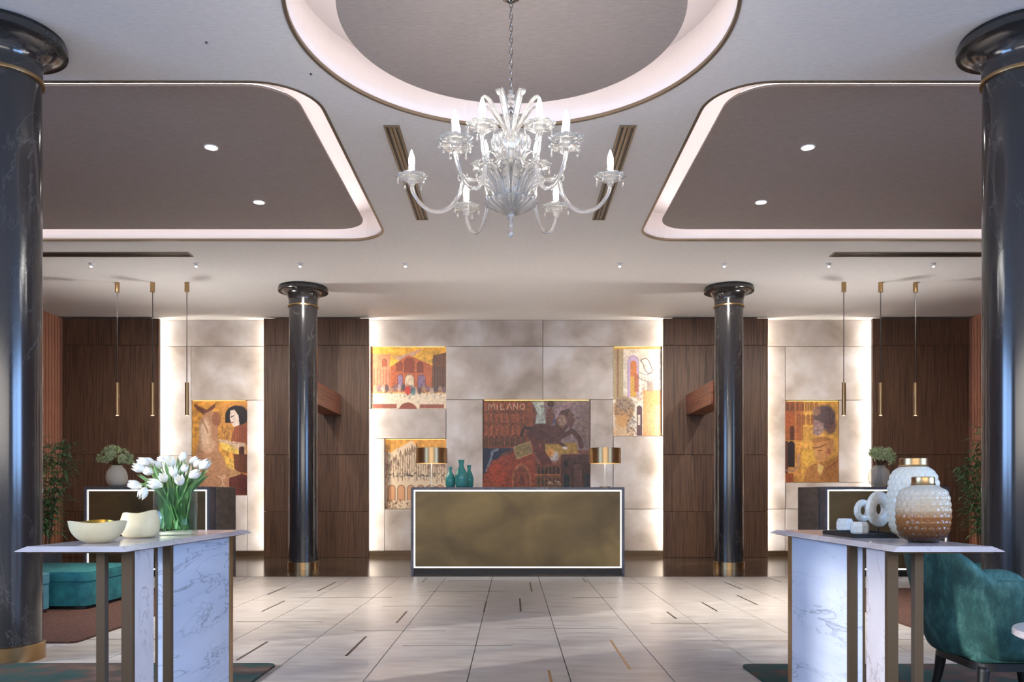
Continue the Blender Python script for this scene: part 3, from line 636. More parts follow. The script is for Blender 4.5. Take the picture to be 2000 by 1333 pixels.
# ------------------------------------------------------------------ ceiling fittings
def pendant(px, label):
    s = 142.4; x = (px-VX)/s; y = F/s
    root = empty('pendant_lamp', (x, y, 2.9), 0, label, 'lamp', 'slim brass pendants')
    z = lambda py: CZ+(VY-py)/s-2.9
    MB().lathe([(0, z(571)), (.031, z(571)), (.031, ZC-2.9-.0005), (0, ZC-2.9-.0005)], 24).build('ceiling_canister', M['brass'], root, smooth=True, flat_angle=30)
    MB().lathe([(0, z(750)), (.0055, z(750)), (.0055, z(571)), (0, z(571))], 8).build('cord', M['black'], root)
    MB().lathe([(0, z(748)), (.026, z(748)), (.026, z(812)), (.022, z(812)), (.022, z(808)), (0, z(808))], 24).build('tube_shade', M['brass'], root, smooth=True, flat_angle=30)
    MB().lathe([(0, z(808)-.002), (.021, z(808)-.002), (.021, z(811)), (0, z(811))], 16).build('lens', M['spot_on'], root)
    l = light('SPOT', 'pendant_light', (x, y, 2.9+z(812)-.01), 14, (1, .85, .68), spot_size=1.15, spot_blend=.8, shadow_soft_size=.02)
for px, lab in ((229, 'slim brass pendant, leftmost of the three over the left desk'), (298, 'slim brass pendant, middle of the three over the left desk'),
                (365, 'slim dark brass pendant over the left desk, hanging before the limestone bay'), (1648, 'slim dark brass pendant over the right desk, hanging before the limestone bay'),
                (1720, 'slim brass pendant, middle of the three over the right desk'), (1788, 'slim brass pendant, rightmost of the three over the right desk')): pendant(px, lab)
names = ['far left, past the left desk', 'above the left desk end', 'left of the left inner column', 'left of centre before the central bay']
for i, px in enumerate((179, 384, 587, 792, 1210, 1414, 1618, 1822)):
    s = 155.2; x = (px-VX)/s; y = F/s
    where = ['over the left desk, beside the outermost left pendant', 'just beyond the inner end of the left linear slot', 'over the left inner column', 'between left inner column and chandelier vents',
             'between right inner column and chandelier vents', 'over the right inner column', 'just beyond the inner end of the right linear slot', 'over the right desk, outermost of the right row'][i]
    root = empty('ceiling_spotlight', (x, y, ZC), 0, 'small white adjustable spotlight '+where, 'spotlight', 'row of small white ceiling spots')
    MB().lathe([(0, 0), (.035, 0), (.035, -.012), (0, -.012)], 20).build('mounting_plate', M['white'], root)
    b = MB().lathe([(0, .0), (.02, 0), (.022, -.036), (.017, -.036), (.015, -.02), (0, -.02)], 20); b.xf(Matrix.Translation((0, 0, -.014)) @ Matrix.Rotation(-.5, 4, 'X')); b.build('spot_head', M['white'], root, smooth=True, flat_angle=30)
    b = MB().lathe([(0, -.034), (.0155, -.034), (.0155, -.031), (0, -.031)], 16); b.xf(Matrix.Translation((0, 0, -.014)) @ Matrix.Rotation(-.5, 4, 'X')); b.build('lens', M['led'], root)
    l = light('SPOT', 'spotlight_beam', (x, y+.04, ZC-.08), 60, (1, .93, .86), spot_size=1.5, spot_blend=.9, shadow_soft_size=.03)
    aim(l, (x, YW-.2, 1.6))
for x, y, lab in ((-2.575, 6.96, 'bright downlight in the left ceiling tray, nearer one'), (-2.575, 8.27, 'bright downlight in the left ceiling tray, farther one'),
                  (2.525, 6.96, 'bright downlight in the right ceiling tray, nearer one'), (2.525, 8.27, 'bright downlight in the right ceiling tray, farther one')):
    zt = ZC+.065; root = empty('downlight', (x, y, zt), 0, lab, 'downlight')
    MB().lathe([(.05, -.001), (.062, -.001), (.062, -.006), (.05, -.006), (.05, -.001)], 32).build('trim_ring', M['white'], root)
    MB().lathe([(0, -.001), (.049, -.001), (.049, -.004), (0, -.004)], 32).build('lens', M['spot_on'], root)
    l = light('SPOT', 'downlight_beam', (x, y, zt-.03), 240, (1, .95, .88), spot_size=1.15, spot_blend=.9, shadow_soft_size=.05)
# linear slot diffusers and vents
def vent(name, x0, x1, y0, y1, label, group, slots_x=True, n=3):
    cx, cy = (x0+x1)/2, (y0+y1)/2; W, H = (x1-x0)/2, (y1-y0)/2
    root = empty(name, (cx, cy, ZC), 0, label, 'vent', group)
    MB().box(-W, W, -H, H, -.002, -.0005).build('backing', M['black'], root)
    t = .016; f = MB(); f.box(-W, -W+t, -H, H, -.012, -.002); f.box(W-t, W, -H, H, -.012, -.002); f.box(-W+t, W-t, -H, -H+t, -.012, -.002); f.box(-W+t, W-t, H-t, H, -.012, -.002)
    f.build('frame', M['bronze'], root)
    for k in range(1, n):
        if not slots_x: MB().box(-W+t, W-t, -.011, .011, -.008, -.002).build('slat', M['brass_dark'], root)
        elif slots_x: q = -W+t+(2*W-2*t)*k/n; MB().box(q-.011, q+.011, -H+t, H-t, -.009, -.002).build('slat', M['bronze'], root)
vent('ceiling_vent', -1.015, -.890, 6.40, 8.59, 'long bronze slotted ceiling vent left of the chandelier', 'slotted vents beside the chandelier')
vent('ceiling_vent', .842, .975, 6.40, 8.59, 'long bronze slotted ceiling vent right of the chandelier', 'slotted vents beside the chandelier')
vent('linear_slot', -6.6, -3.89, 9.76, 9.93, 'dark bronze linear ceiling slot before the left ceiling tray', 'linear slots before the desks', False, 2)
vent('linear_slot', 3.86, 6.6, 9.76, 9.93, 'dark bronze linear ceiling slot before the right ceiling tray', 'linear slots before the desks', False, 2)
for px, py, lab in ((403, 82, 'tiny dark ceiling sensor beside the top left column'), (607, 144, 'tiny dark ceiling sensor beside the round recess')):
    s = (VY-py)/2.9; tag(MB().lathe([(0, 0), (.007, 0), (.006, -.008), (0, -.008)], 12).build('ceiling_sensor', M['black'], loc=((px-VX)/s, F/s, ZC)), lab, 'sensor')
# ------------------------------------------------------------------ chandelier
CS = 331.0; CX, CY = (998-VX)/CS, F/CS
ch = empty('chandelier', (CX, CY, 2.6), 0, 'clear crystal glass chandelier with twelve lit candle arms hanging from a chain', 'chandelier')
cz = lambda py: CZ+(VY-py)/CS-2.6
u = 1/CS
def flute(n, a): return lambda r, t, z: r*(1+a*math.cos(n*t))
# ceiling rose and chain
MB().lathe([(0, cz(-8)), (.05, cz(-8)), (.05, cz(-2)), (.02, cz(4)), (0, cz(4))], 24).build('ceiling_rose', M['chrome'], ch, smooth=True, flat_angle=30)
lk = None
for i in range(15):
    zc = cz(10+i*11.6)
    if lk is None:
        b = MB(); pts = [(.0095*math.cos(t), 0, .024*math.sin(t)) for t in np.linspace(0, 2*PI, 17)]; b.tube(pts, .0032, 6, cap=False); lk = b.build('chain_link', M['chrome'], ch, smooth=True)
        o = lk
    else: o = lk.copy(); C.objects.link(o); o.parent = ch
    o.location = (0, 0, zc); o.rotation_euler = (0, 0, (i % 2)*PI/2+.3)
# stem, finials
def lat(name, pts, m='crystal', n=32, fn=None, par=ch, sp=3):
    P = spline([(r*u, 0, cz(y)) for r, y in pts], sp)
    return MB().lathe([(max(v.x, 1e-7) if max(v.x, 0) > 2e-4 else 0, v.z) for v in P], n, fn=fn).build(name, M[m], par, smooth=True)
lat('top_finial', [(0, 174), (5, 178), (3, 183), (8, 188), (4, 193), (8, 199), (3, 206), (0, 208)], fn=flute(8, .1))
lat('stem_joint', [(0, 208), (4, 211), (6, 217), (4, 222), (0, 224)], 'chrome')
lat('upper_vase', [(0, 222), (6, 224), (12, 232), (14, 245), (9, 262), (5, 268), (0, 269)], fn=flute(12, .06))
lat('stem_knop', [(0, 268), (7, 271), (9, 280), (6, 290), (3, 296), (0, 297)], 'chrome', fn=flute(8, .1))
lat('centre_vase', [(0, 290), (20, 273), (33, 270), (38, 276), (34, 295), (24, 315), (14, 326), (0, 328)], fn=flute(14, .05), n=56)
lat('receiver_plate', [(0, 322), (14, 321), (22, 325), (21, 329), (8, 334), (0, 336)], 'chrome')
lat('lower_stem', [(0, 334), (6, 338), (9, 345), (6, 352), (8, 375), (11, 390), (7, 402), (0, 404)], fn=flute(8, .06))
lat('lower_bowl', [(0, 420), (20, 416), (44, 403), (50, 396), (47, 394), (38, 402), (18, 410), (0, 412)], fn=flute(18, .06), n=72)
lat('bottom_finial', [(0, 414), (7, 418), (5, 428), (3, 434), (5, 442), (2, 447), (5, 455), (3, 462), (0, 465)], fn=flute(8, .05))
# flared leaves: lower calyx, upper plumes
def plume(pts, wid, name, ang, curl=None):
    b = MB(); P = spline([(r*u, 0, cz(y)) for r, y in pts], 4); n = len(P); rows = []
    for i, v in enumerate(P):
        t = i/(n-1); ww = wid*u*(.35+.65*math.sin(PI*min(1, t*.8+.12)))*(1 if t < .85 else 1-(t-.85)*2.5)
        tang = (P[min(i+1, n-1)]-P[max(i-1, 0)]).normalized(); nn = Vector((-tang.z, 0, tang.x))
        rows.append([v+Vector((0, ww*q, 0))+nn*(ww*.35*(q*q)+h_*2.6*u) for q, h_ in ((-1, 0), (-.5, .3), (0, .5), (.5, .3), (1, 0), (.5, -.3), (0, -.5), (-.5, -.3))])
    vs_ = [[b.bm.verts.new(q) for q in r] for r in rows]
    for A, B_ in zip(vs_, vs_[1:]):
        for k in range(8): b.bm.faces.new((A[k], A[(k+1) % 8], B_[(k+1) % 8], B_[k]))
    b.bm.faces.new(vs_[0]); b.bm.faces.new(vs_[-1][::-1])
    o = b.build(name, M['crystal'], ch, smooth=True); o.rotation_euler = (0, 0, ang); return o
pl = None
for k in range(14):
    if k == 0: pl = o = plume([(14, 408), (24, 392), (36, 372), (50, 350), (60, 338), (66, 340)], 9, 'calyx_leaf', 0)
    else: o = pl.copy(); C.objects.link(o); o.parent = ch
    o.rotation_euler = (0, 0, 2*PI*k/14)
for k in range(8):
    if k == 0: pl = o = plume([(6, 268), (14, 255), (26, 235), (38, 218), (46, 206), (56, 200), (62, 206), (58, 211)], 7, 'upper_plume', 0)
    else: o = pl.copy(); C.objects.link(o); o.parent = ch
    o.rotation_euler = (0, 0, 2*PI*k/8+PI/8)
for k in range(8):
    if k == 0: pl = o = plume([(10, 345), (24, 335), (36, 318), (52, 312), (62, 322), (56, 332), (50, 326)], 6, 'scroll_leaf', 0)
    else: o = pl.copy(); C.objects.link(o); o.parent = ch
    o.rotation_euler = (0, 0, 2*PI*k/8)
def make_arm(path, rad, z_cup, cupscale=1.35):
    P = spline(path, 5)
    n = 10
    b = MB(); pts = [Vector(p) for p in P]
    b.tube(pts, [.0135-.003*(i/len(pts)) for i in range(len(pts))], n)
    arm = b.build('arm', M['crystal'], ch, smooth=True)
    k = cupscale
    b = MB().lathe([(0, -.045), (.012*k, -.04), (.018*k, -.02), (.022*k, -.008), (.05*k, .0), (.066*k, .016), (.063*k, .019), (.045*k, .008), (.018*k, .006), (0, .006)], 40,
                   fn=lambda r, t, z: r*(1+.07*math.cos(10*t)*(r/.06)))
    b.build('drip_pan', M['crystal'], arm, smooth=True, loc=(rad, 0, z_cup))
    MB().lathe([(0, .006), (.017, .006), (.019, .03), (.016, .058), (0, .058)], 16).build('candle_sleeve', M['glass'], arm, smooth=True, loc=(rad, 0, z_cup))
    MB().lathe([(0, .03), (.0165, .032), (.0165, .06), (.0185, .075), (.018, .09), (.012, .115), (.005, .135), (0, .146)], 20).build('bulb', M['bulb'], arm, smooth=True, loc=(rad, 0, z_cup+.028))
    dr = None
    for q in range(5):
        a = 2*PI*q/5+.3
        if dr is None: dr = o = MB().lathe([(0, 0), (.003, -.004), (.002, -.014), (.007, -.030), (.0075, -.036), (0, -.044)], 8).build('crystal_drop', M['crystal'], arm)
        else: o = dr.copy(); C.objects.link(o); o.parent = arm
        o.location = (rad+.06*k*math.cos(a), .06*k*math.sin(a), z_cup+.004)
    return arm
zc1 = cz(350); zc2 = cz(302+0)
low = [(20*u, 0, cz(392)), (45*u, 0, cz(362)), (72*u, 0, cz(352)), (92*u, 0, cz(352)), (100*u, 0, cz(378)), (118*u, 0, cz(404)), (142*u, 0, cz(414)), (168*u, 0, cz(406)), (187*u, 0, cz(384)), (194*u, 0, cz(364))]
a1 = make_arm(low, 194*u, zc1)
for k in range(6):
    a = a1 if k == 0 else copy_tree(a1, ch); a.rotation_euler = (0, 0, PI/3*k)
zc2 = CZ+2.11*314/CS*1.0-2.6+.035
up = [(14*u, 0, cz(330)), (34*u, 0, cz(320)), (48*u, 0, cz(335)), (66*u, 0, cz(352)), (88*u, 0, cz(350)), (102*u, 0, cz(330)), (105*u, 0, zc2-.045)]
a2 = make_arm(up, 105*u, zc2)
for k in range(6):
    a = a2 if k == 0 else copy_tree(a2, ch); a.rotation_euler = (0, 0, PI/3*k)
# small scrolls rising from the lower arms
sc0 = None
for k in range(6):
    if sc0 is None:
        b = MB(); pts = [(96*u+(.035-.0016*i)*math.cos(i*.42+2.6), 0, cz(352)+.02+(.035-.0016*i)*math.sin(i*.42+2.6)) for i in range(17)]
        b.tube(pts, .005, 7); sc0 = o = b.build('arm_scroll', M['crystal'], ch, smooth=True)
    else: o = sc0.copy(); C.objects.link(o); o.parent = ch
    o.rotation_euler = (0, 0, PI/3*k)
# ------------------------------------------------------------------ rugs, ottomans
def rug(x0, x1, y0, y1, m, label, r=.06):
    b = MB().prism(rrect(x0, x1, y0, y1, r, 5), 0.0005, .014); tag(b.build('rug', M[m]), label, 'rug')
rug(-6.9, -3.06, 5.70, 8.95, 'rug_brown', 'brown pile rug under the left teal ottomans')
rug(3.12, 7.0, 5.70, 8.95, 'rug_brown', 'brown pile rug under the right teal ottoman')
rug(-4.2, -1.44, 1.6, 4.98, 'rug_near', 'teal and brown rug under the tulip table')
rug(1.39, 4.2, 1.6, 4.96, 'rug_near', 'teal and brown rug under the jar table and armchair')
def ottoman(x0, x1, y0, y1, h, m, label, r=.1):
    root = empty('ottoman', ((x0+x1)/2, (y0+y1)/2, .0145), 0, label, 'ottoman'); W, H = (x1-x0)/2, (y1-y0)/2
    MB().prism(rrect(-W+.04, W-.04, -H+.04, H-.04, r), 0, .03).build('plinth', M['black'], root)
    o = MB().prism(rrect(-W, W, -H, H, r), .03, h-.09).build('base', M[m], root, smooth=True, flat_angle=40)
    bm = MB().prism(rrect(-W-.004, W+.004, -H-.004, H+.004, r), h-.086, h)
    es = [e for e in bm.bm.edges if all(v.co.z > h-.001 for v in e.verts) or all(v.co.z < h-.085 for v in e.verts)]
    bmesh.ops.bevel(bm.bm, geom=es, offset=.022, segments=3, affect='EDGES', profile=.5)
    bm.build('seat_cushion', M[m], root, smooth=True, flat_angle=50)
ottoman(-5.3, -3.80, 7.27, 8.25, .335, 'velvet_dark', 'petrol teal velvet ottoman on the left brown rug')
ottoman(-5.2, -4.07, 6.3, 7.22, .335, 'velvet_blue', 'blue grey velvet ottoman in front of the left teal one')
ottoman(4.4, 5.8, 7.27, 8.25, .335, 'velvet_dark', 'dark teal velvet ottoman behind the armchair')
# ------------------------------------------------------------------ console tables
ZT = .863
def console(sg, xoff, label):
    """sg=-1 left, +1 right; local x grows outwards from the aisle edge"""
    root = empty('console_table', (xoff, 3.55, 0), 0, label, 'table')
    X = lambda v: sg*v
    def bx(b, a, c, *r, **k):
        x0, x1 = sorted((X(a), X(c))); b.box(x0, x1, *r, **k); return b
    y0, y1 = 2.86-3.55, 4.24-3.55; w0, w1 = 1.36, 1.75; zb = .845
    # slab with a long chamfer round the upper edge
    b = MB(); c = .028
    x0, x1 = sorted((X(w0), X(w1)))
    lo = [(x0, y0), (x1, y0), (x1, y1), (x0, y1)]; hi = [(x0+c, y0+c), (x1-c, y0+c), (x1-c, y1-c), (x0+c, y1-c)]
    L0 = [b.bm.verts.new((x, y, zb)) for x, y in lo]; L1 = [b.bm.verts.new((x, y, zb+.003)) for x, y in lo]; L2 = [b.bm.verts.new((x, y, ZT)) for x, y in hi]
    b.bm.faces.new(L0[::-1]); b.bm.faces.new(L2)
    for A, B_ in ((L0, L1), (L1, L2)):
        for i in range(4): b.bm.faces.new((A[i], A[(i+1) % 4], B_[(i+1) % 4], B_[i]))
    b.build('table_top', M['marble_top'], root)
    bx(MB(), w0+.025, w1-.025, y0+.025, y1-.025, zb-.006, zb-.0005).build('under_frame', M['brass_dark'], root)
    zt = zb-.0065; zf = .0145
    # large marble panel with brass edges, along the aisle side
    pw0, pw1 = w0+.075, w0+.135; ya, yb = 3.44-3.55, 4.12-3.55
    bx(MB(), pw0, pw1, ya+.001, yb, zf, zt).build('marble_panel', M['marble_blue'], root)
    bx(MB(), pw0-.002, pw0+.030, ya-.03, ya, zf, zt).build('brass_edge', M['brass_dark'], root)
    bx(MB(), pw0+.031, pw1-.008, ya-.028, ya, zf, zt).build('marble_edge', M['marble_blue'], root)
    bx(MB(), pw1-.007, pw1+.002, ya-.03, ya, zf, zt).build('brass_edge', M['brass_dark'], root)
    bx(MB(), pw0-.004, pw1, yb+.001, yb+.05, zf, zt).build('brass_edge', M['brass'], root)
    # front marble leg with brass front
    fy = 3.03-3.55
    bx(MB(), w0+.055, w0+.10, fy+.021, fy+.18, zf, zt).build('marble_leg', M['marble_pink'], root)
    bx(MB(), w0+.055, w0+.096, fy, fy+.02, zf, zt).build('brass_edge', M['brass_dark'], root)
    bx(MB(), w0+.158, w0+.19, fy, fy+.03, zf, zt).build('brass_post', M['brass_dark'], root)
    bx(MB(), w1-.06, w1-.03, yb-.1, yb-.07, zf, zt).build('brass_post', M['brass_dark'], root)
    return root
console(-1, 0, 'left console table with pale marble top and brass-edged panels, holding tulips')
console(1, -.02, 'right console table with pale marble top and brass-edged panels, holding jars')
def on(px, py):  # photo point lying on a console top
    s = (py-VY)/(CZ-ZT); return ((px-VX)/s, F/s, ZT), s
# bowls
def bowl(px, py, prof, label, wob, thick=.006, tilt=0):
    (x, y, z), s = on(px, py); root = empty('ceramic_bowl', (x, y, z), 0, label, 'bowl')
    P = spline([(r, 0, h) for r, h in prof], 5); zt = prof[-1][1]
    def fn(r, a, zz):
        k = max(0, zz/zt)**2; return (r*(1+.05*k*math.cos(2*a+.5)+.035*k*math.cos(3*a)), zz+k*(wob*math.cos(3*a+.6)+tilt*math.cos(a)))
    MB().lathe([(v.x if v.x > 1e-4 else 0, v.z) for v in P], 48, fn=fn).build('outer_shell', M['cream'], root, smooth=True)
    inn = [(max(v.x-thick*.6, 0) if v.x > .002 else 0, v.z+thick*(1-v.z/zt)) for v in P]
    b = MB().lathe(inn, 48, fn=fn)
    rim = MB().lathe([(P[-1].x, P[-1].z), (inn[-1][0], inn[-1][1]+.0005)], 48, fn=fn); rim.build('rim', M['cream'], root, smooth=True)
    b.build('gold_lining', M['gold_in'], root, smooth=True)
bowl(190, 1061, [(0, 0), (.035, .001), (.07, .018), (.092, .048), (.100, .082)], 'wide low cream bowl with gold inside, nearest the left end', .004, .008)
bowl(273, 1051, [(0, 0), (.045, .001), (.068, .012), (.079, .04), (.076, .075), (.066, .108)], 'taller closed cream bowl with gold inside, between low bowl and tulip vase', .004, .008, .006)
# tulip vase
(vx, vy, vz), s = on(343, 1046)
vr = 40.5/s; vh = 92/s
tv = empty('glass_vase', (vx, vy, vz), 0, 'clear cylinder glass vase full of white tulips', 'vase')
MB().lathe([(0, 0), (vr*.9, 0), (vr*.98, .006), (vr, .02), (vr*1.01, vh), (vr*1.01-.004, vh), (vr-.004, .024), (vr*.85, .016), (0, .016)], 64).build('vase_body', M['glass_green'], tv, smooth=True)
def petal_head(b, base, d, L, wd, op, rnd):
    """six petals on a common axis d starting at base"""
    d = d.normalized(); a = d.cross(Vector((.3, 1, .2))).normalized(); c = d.cross(a)
    for k in range(6):
        t0 = 2*PI*k/6+rnd; inner = k % 2
        rows = []
        for i in range(6):
            t = i/5; rr = wd*(.25+.95*math.sin(min(1, t*1.25)*PI*.62))*(1-.55*t*t*(1-op))*(1.0 if inner else .92); hw = .62*math.sin(PI*(.12+.8*t))*(1 if t < .99 else .3)
            row = []
            for q in (-1, 0, 1):
                an = t0+q*hw; row.append(b.bm.verts.new(base+d*(L*t)+(a*math.cos(an)+c*math.sin(an))*rr*(1-.06*abs(q))))
            rows.append(row)
        for A, B_ in zip(rows, rows[1:]):
            for j_ in range(2): b.bm.faces.new((A[j_], A[j_+1], B_[j_+1], B_[j_]))
def leaf_blade(b, pts, wd, up=Vector((0, -1, 0))):
    P = spline(pts, 4); n = len(P); rows = []
    for i, v in enumerate(P):
        t = i/(n-1); ww = wd*math.sin(PI*(.18+.82*t))**.8 if t < 1 else .0006
        tg = (P[min(i+1, n-1)]-P[max(i-1, 0)]).normalized(); sd = tg.cross(up).normalized(); nn = sd.cross(tg)
        rows.append([b.bm.verts.new(v+sd*ww*q+nn*(ww*.3*q*q)) for q in (-1, 0, 1)])
    for A, B_ in zip(rows, rows[1:]):
        for j_ in range(2): b.bm.faces.new((A[j_], A[j_+1], B_[j_+1], B_[j_]))
heads = [(271, 915, -.02, 20, 's', 'leaning far left above the two drooping ones'), (281, 903, .03, 20, 'b', 'at the upper left of the bunch, tallest there'), (292, 903, .05, 19, 'b', 'at the upper left, just right of the tallest left one'),
         (289, 921, -.01, 19, 'b', 'at the left below the tallest left pair'), (263, 948, -.05, 21, 's', 'drooping furthest out on the left'), (280, 963, -.07, 21, 'd', 'hanging lowest, over the gold-lined bowls'),
         (303, 946, -.06, 23, 's', 'large one just above the left rim of the vase'), (320, 935, -.06, 17, 'o', 'opened one left of centre above the rim'), (351, 940, -.07, 19, 'o', 'opened one at the centre just above the rim'),
         (333, 904, .0, 20, 'o', 'opened one at the top centre'), (339, 922, -.03, 19, 'b', 'upright one directly below the top centre one'), (360, 916, -.02, 15, 'u', 'slim closed one right of centre'),
         (380, 927, -.04, 20, 'b', 'large one at the right above the rim'), (400, 908, -.0, 21, 'r', 'outermost one on the right'), (386, 907, .03, 16, 'b', 'half hidden just left of the outermost right one'),
         (378, 900, .06, 15, 'b', 'small one at the back of the right side'), (308, 909, .06, 18, 'g', 'pale green tinged one behind the left leaves'), (357, 893, .06, 16, 'u', 'highest one at the back, before the painting'), (315, 899, .07, 14, 'g', 'yellowish bud behind the top left leaves')]
for i, (px, py, dy, sz, kd, lab) in enumerate(heads):
    D = vy+dy; sc = F/D; hx = (px-VX)/sc; hz = CZ+(VY-py)/sc
    L_ = sz*1.3/sc; wd = sz*.47/sc
    rx = hx-vx
    d_ = Vector((rx*3, dy*1.5, .16)) if kd in 'bugo' else Vector((rx*4, dy*2, .05))
    if kd == 'd': d_ = Vector((-.1, -.5, -.6))
    if kd == 's': d_ = Vector((-.8, -.3, .25))
    if kd == 'r': d_ = Vector((.8, -.2, .6))
    if kd == 'o': d_ = Vector((rx*2, -.6, .5))
    d_.normalize(); base = Vector((hx, D, hz))-d_*L_*.5
    root = empty('tulip', (vx, vy, vz+.02), 0, 'white tulip '+lab, 'flower', 'white tulips in the glass vase')
    o0 = Vector(root.location)
    b = MB(); petal_head(b, base-o0, d_, L_, wd, .9 if kd == 'o' else .25, i*.7); b.build('bloom', M['petal'], root, smooth=True)
    ra = random.uniform(0, 2*PI); foot = Vector((vx+.05*math.cos(ra), vy+.05*math.sin(ra), vz+.022)); rim_ = Vector((vx+max(-.072, min(.072, rx*.55)), vy+max(-.06, min(.06, dy*.7)), vz+vh*.97))
    mid = rim_.lerp(base, .55)+Vector((0, 0, .028 if kd in 'sd' else .008)); P = spline([foot-o0, rim_.lerp(foot, .45)-o0, rim_-o0, mid-o0, base-o0+d_*.003], 4)
    MB().tube(P, .0032, 6).build('stem', M['stem'], root, smooth=True)
    # one or two leaves per tulip
    b = MB()
    for q in range(3):
        an = random.uniform(0, 2*PI); rr = random.uniform(.03, .062); tipx = vx+random.uniform(-.14, .14)+(rx*.6); tipz = vz+vh+random.uniform(.07, .15)-abs(tipx-vx)*.25
        tip = Vector((tipx*.8+vx*.2, vy+random.uniform(-.05, .08), tipz)); f0 = Vector((vx+rr*math.cos(an), vy+rr*math.sin(an), vz+.03)); r1 = Vector((vx+(tipx-vx)*.35, vy+(tip.y-vy)*.6, vz+vh*.95))
        r1.x = max(vx-.07, min(vx+.07, r1.x))
        leaf_blade(b, [f0-o0, f0.lerp(r1, .5)-o0, r1-o0, tip-o0], random.uniform(.011, .018), Vector((random.uniform(-.6, .6), -1, 0)))
    b.build('leaves', M['leaf_tulip'], root, smooth=True)
# honeycomb jars
def jar(px, pybase, r, h, label, amber, neck_r, neck_h, rows):
    (x, y, z), s = on(px, pybase); root = empty('lidded_jar', (x, y, z), 0, label, 'jar', None)
    hb = h-neck_h
    base = spline([(r*.52, 0, .0), (r*.60, 0, .008), (r*.88, 0, hb*.13), (r, 0, hb*.38), (r*.985, 0, hb*.68), (r*.85, 0, hb*.9), (neck_r*1.03, 0, hb)], 18)
    n = 144; cells = 22; ph = 2*PI*r/cells*.87
    def fn(rr, a, zz):
        if zz < .012 or zz > hb*.975: return rr
        vv = zz/ph; best = 9
        for ri in (math.floor(vv), math.floor(vv)+1):
            uu = a*cells/(2*PI)-(.5 if ri % 2 else 0); du = uu-round(uu); dv = (vv-ri)*.87; best = min(best, math.hypot(du, dv))
        return rr*(1-.06*min(1, (best/.55)**2.0))
    MB().lathe([(0, 0)]+[(v.x, v.z) for v in base], n, fn=fn).build('glass_body', amber, root, smooth=True)
    MB().lathe([(0, hb-.001), (neck_r, hb-.001), (neck_r*1.05, hb+.004), (neck_r, hb+.008), (neck_r, h-.002), (neck_r-.004, h), (0, h)], 48).build('brass_lid', M['brass'], root, smooth=True, flat_angle=30)
def jar_mat(name, stops):
    m = mat(name, (1, 1, 1, 1), .12, **{'Transmission Weight': .15, 'IOR': 1.4}); N, L, b = nodes(m)
    tc = N.new('ShaderNodeTexCoord'); sp = N.new('ShaderNodeSeparateXYZ'); L.new(tc.outputs['Object'], sp.inputs[0]); r = ramp(N, stops)
    mr = N.new('ShaderNodeMath'); mr.operation = 'MULTIPLY'; mr.inputs[1].default_value = 4; L.new(sp.outputs['Z'], mr.inputs[0]); L.new(mr.outputs[0], r.inputs[0]); L.new(r.outputs[0], b.inputs['Base Color']); return m
jw = jar_mat('pale_honeycomb_glass', [(0, srgb(190, 150, 100)), (.3, srgb(226, 216, 192)), (1, srgb(236, 231, 214))])
ja = jar_mat('amber_honeycomb_glass', [(0, srgb(36, 24, 14)), (.12, srgb(84, 50, 22)), (.38, srgb(156, 100, 52)), (.52, srgb(206, 180, 146)), (1, srgb(222, 220, 208))])
jar(1784, 1052, 49/468, 157/468, 'tall pale honeycomb glass jar with wide brass lid, behind the amber one', jw, 26/468, .036, 14)
jar(1803, 1060, 50/508, 128/508, 'shorter honeycomb glass jar shading to amber at the foot, with brass lid', ja, 21/508, .032, 12)
# tray with holders and ring sculptures
tx0, tx1, ty0, ty1 = 1.44, 1.655, 3.43, 3.78
tr = empty('serving_tray', ((tx0+tx1)/2, (ty0+ty1)/2, ZT), 0, 'black rectangular tray on the right console table', 'tray')
W, H = (tx1-tx0)/2, (ty1-ty0)/2
MB().box(-W, W, -H, H, .0005, .006).build('tray_base', M['blackwood'], tr)
f = MB(); f.box(-W, -W+.006, -H, H, .0061, .018); f.box(W-.006, W, -H, H, .0061, .018); f.box(-W+.006, W-.006, -H, -H+.006, .0061, .018); f.box(-W+.006, W-.006, H-.006, H, .0061, .018); f.build('tray_rim', M['blackwood'], tr)
def holder(px, py, rr, h, label):
    s = (py-VY)/(CZ-ZT-.0065); x, y = (px-VX)/s, F/s
    root = empty('candle_holder', (x, y, ZT+.0063), .4, label, 'candle holder')
    bm = MB().lathe([(0, 0), (rr*.78, 0), (rr*1.0, h*.25), (rr*1.0, h*.72), (rr*.8, h), (rr*.5, h), (rr*.45, h*.7), (0, h*.68)], 9)
    bm.build('stone_body', M['ceramic'], root, smooth=True, flat_angle=22)
holder(1650, 1039, .039, .062, 'faceted white stone candle holder, farther one on the tray')
holder(1679, 1046, .039, .058, 'faceted white stone candle holder, nearer one at the tray edge')
def ring_sculpt(px, py, D, ro, ri, rz, label, th=.022):
    s = F/D; x = (px-VX)/s; zc = CZ+(VY-py)/s
    root = empty('ring_sculpture', (x, D, ZT+.0063), rz, label, 'sculpture'); hz = zc-ZT-.0063
    MB().box(-.03, .03, -.022, .022, 0, .006).build('stand_foot', M['blackwood'], root)
    MB().lathe([(0, .006), (.003, .006), (.003, hz-ro+.006), (0, hz-ro+.006)], 8).build('stand_pin', M['blackwood'], root)
    b = MB(); n = 48; prof = [(ri, -th*.35), (ri+.004, -th*.5), (ro-.006, -th*.5), (ro, -th*.2), (ro, th*.2), (ro-.006, th*.5), (ri+.004, th*.5), (ri, th*.35)]
    rg = [[b.bm.verts.new((r*math.cos(2*PI*i/n), t, hz+r*math.sin(2*PI*i/n))) for r, t in prof] for i in range(n)]
    for i in range(n):
        A, B_ = rg[i], rg[(i+1) % n]
        for k in range(8): b.bm.faces.new((A[k], A[(k+1) % 8], B_[(k+1) % 8], B_[k]))
    b.build('stone_ring', M['ceramic'], root, smooth=True)
